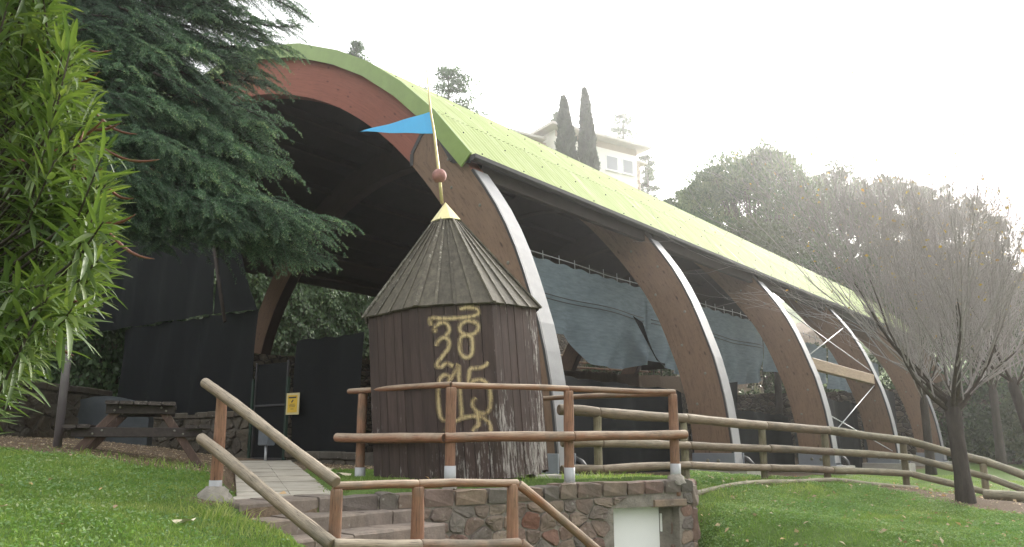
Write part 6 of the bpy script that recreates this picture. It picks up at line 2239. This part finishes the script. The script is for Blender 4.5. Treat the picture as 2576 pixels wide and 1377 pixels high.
hbox('lower_wall', 'render_tan', .6, HW - 2.2, 1.6, HD, hgz, zlow - .01)
hbox('side_wall', 'render_tan', -7.0, -.02, 1.6, HD - 1, hgz, ztop - 1.0)
hbox('upper_band', 'soffit', .02, HW - .02, -.015, .0, ztop - .75, ztop - .02)
def hip(name, mat, u0, u1, v0, v1, z, ov, rise, th):
    m = MB()
    a = [hp(u0 - ov, v0 - ov, z), hp(u1 + ov, v0 - ov, z), hp(u1 + ov, v1 + ov, z), hp(u0 - ov, v1 + ov, z)]
    lo1 = [m.vert(p) for p in a]; hi1 = [m.vert(p + Vector((0, 0, th))) for p in a]
    k = min(u1 - u0, v1 - v0) / 2 + ov
    r1 = m.vert(hp(u0 - ov + k, (v0 + v1) / 2, z + th + rise)); r2 = m.vert(hp(u1 + ov - k, (v0 + v1) / 2, z + th + rise))
    m.face(lo1[::-1])
    for j in range(4): m.face([lo1[j], lo1[(j + 1) % 4], hi1[(j + 1) % 4], hi1[j]])
    m.face([hi1[0], hi1[1], r2, r1]); m.face([hi1[1], hi1[2], r2]); m.face([hi1[2], hi1[3], r1, r2]); m.face([hi1[3], hi1[0], r1])
    return m.build(name, M[mat], house)
hip('roof', 'roof_edge', 0, HW, 0, HD, ztop, 1.2, 1.3, .28)
hip('roof', 'roof_edge', -7.0, -1.3, 1.6, HD - 1, ztop - .98, .8, .8, .25)
for xw in ((1525, 1553), (1566, 1591)):
    r0, r1 = [((x - 1288) / FPX) for x in xw]
    def uu(r):
        lo2, hi2 = 0.0, HW
        for _ in range(40):
            md = (lo2 + hi2) / 2; p = HA + hu * md
            if p.x / (p.y * CP + (zlow + 2 - EYE) * SP) < r: lo2 = md
            else: hi2 = md
        return lo2
    u0, u1 = uu(r0), uu(r1)
    z0, z1 = zlow + 1.55, ztop - 1.55
    fr = hbox('window', 'frame_white', u0 - .10, u1 + .10, -.08, .0, z0 - .12, z1 + .10)
    hbox('pane', 'blind', u0 + .05, u1 - .05, -.10, -.081, z0, z1, fr)
    hbox('sill', 'frame_white', u0 - .2, u1 + .2, -.22, -.082, z0 - .25, z0 - .125, fr)
fr = hbox('window', 'frame_white', -4.2, -2.4, 1.50, 1.59, ztop - 4.2, ztop - 2.4)
hbox('pane', 'blind', -4.1, -2.5, 1.47, 1.495, ztop - 4.1, ztop - 2.5, fr)
# right hand porch: lower roof, brick pier, balcony with railing
hip('porch_roof', 'roof_edge', HW + .02, HW + 1.6, 1.0, HD, zlow + 3.4, .5, .4, .22)
hbox('porch_wall', 'render_tan', HW + .02, HW + .5, 2.6, HD, hgz, zlow + 3.39)
hbox('brick_pier', 'brick', HW + .35, HW + 1.0, .6, 1.3, zlow - 1.0, zlow + 3.39)
hbox('balcony', 'balcony', HW - 4.5, HW + 2.2, -.6, 2.55, zlow - 2.6, zlow - 1.35)
hbox('balcony_base', 'render_white', HW - 3.5, HW + 2.4, -.3, 2.55, zlow - 4.4, zlow - 3.2)
m = MB()
for k in range(9):
    p = hp(HW - 2.5 + k * .55, -.5, zlow - 1.35); m.tube([p, p + Vector((0, 0, .95))], .03, 4)
for z in (.5, .95): m.tube([hp(HW - 2.6, -.5, zlow - 1.35 + z), hp(HW + 2.1, -.5, zlow - 1.35 + z)], .035, 4)
m.build('railing', M['dark_metal'], house)
# ivy over the garden wall on the right
_d = (at(2900, 1100, 33) - at(2330, 1100, 40)); _d.z = 0; _L = _d.length; _d.normalize(); _n = Vector((_d.y, -_d.x, 0))
_rg = np.random.default_rng(91); _k = 9000
_u = _rg.uniform(0, _L, _k); _z = .6 + 4.4 * _rg.random(_k); _o = .1 + .5 * _rg.random(_k) * (.5 + .5 * np.sin(_u * 1.7 + _z * 2))
_keep = (np.sin(_u * 1.3) * np.sin(_z * 1.1 + _u * .4) + _rg.normal(0, .3, _k)) > -.25
_b = at(2330, 1100, 40)
_P = np.stack([_b.x + _d.x * _u + _n.x * _o, _b.y + _d.y * _u + _n.y * _o, _z], -1)[_keep]
V, F = leaf_tris(_P, np.tile([_n.x * .5, _n.y * .5, -.7], (len(_P), 1)), .20, .07, _rg, .6)
iv = mesh_np('ivy', V, F, M['ivy'], gw, np.clip(_rg.normal(.4, .22, len(_P)), 0, 1)); iv['kind'] = 'stuff'

# the dark hedge that closes the view through the pavilion
hg = thing('hedge', 'dark overgrown hedge seen through the arches beyond the far end of the pavilion', 'hedge', pav(12, 1.2, 41))
_rn = random.Random(77); C, R = [], []; wd_ = MB()
for q in range(230):
    s_ = _rn.uniform(-1, 27); t_ = _rn.uniform(39.5, 43)
    g0 = 1.0 if s_ < 17 else 5.2
    p = pav(s_, g0 + _rn.uniform(.3, 6.8), t_); C.append(list(p)); R.append(_rn.uniform(.5, .95))
    if q % 4 == 0: wd_.tube([pav(s_, g0 - .3, t_), p], [.05, .02], 4, False)
wd_.build('stems', M['bark_dark'], hg)
crown_clumps(hg, 'foliage', np.array(C), np.array(R), 200, .22, .06, 'ivy', 77, .2, .9, -.05)

# ------------------------------------------------------------------ air
HAZE = True
if HAZE:
    hzm = bpy.data.materials.new('pale_haze'); hzm.use_nodes = True
    nt = hzm.node_tree; nt.nodes.clear()
    vp = nt.nodes.new('ShaderNodeVolumePrincipled'); oo = nt.nodes.new('ShaderNodeOutputMaterial')
    vp.inputs['Color'].default_value = (.97, .96, .96, 1); vp.inputs['Density'].default_value = .0016; vp.inputs['Anisotropy'].default_value = .86
    nt.links.new(vp.outputs[0], oo.inputs['Volume'])
    ztop_all = 60.0
    m = MB(); m.box((0, 400, ztop_all / 2 - 6), (1000, 0, 0), (0, 1000, 0), (0, 0, ztop_all / 2 + 5))
    h = m.build('haze', hzm); h['kind'] = 'stuff'
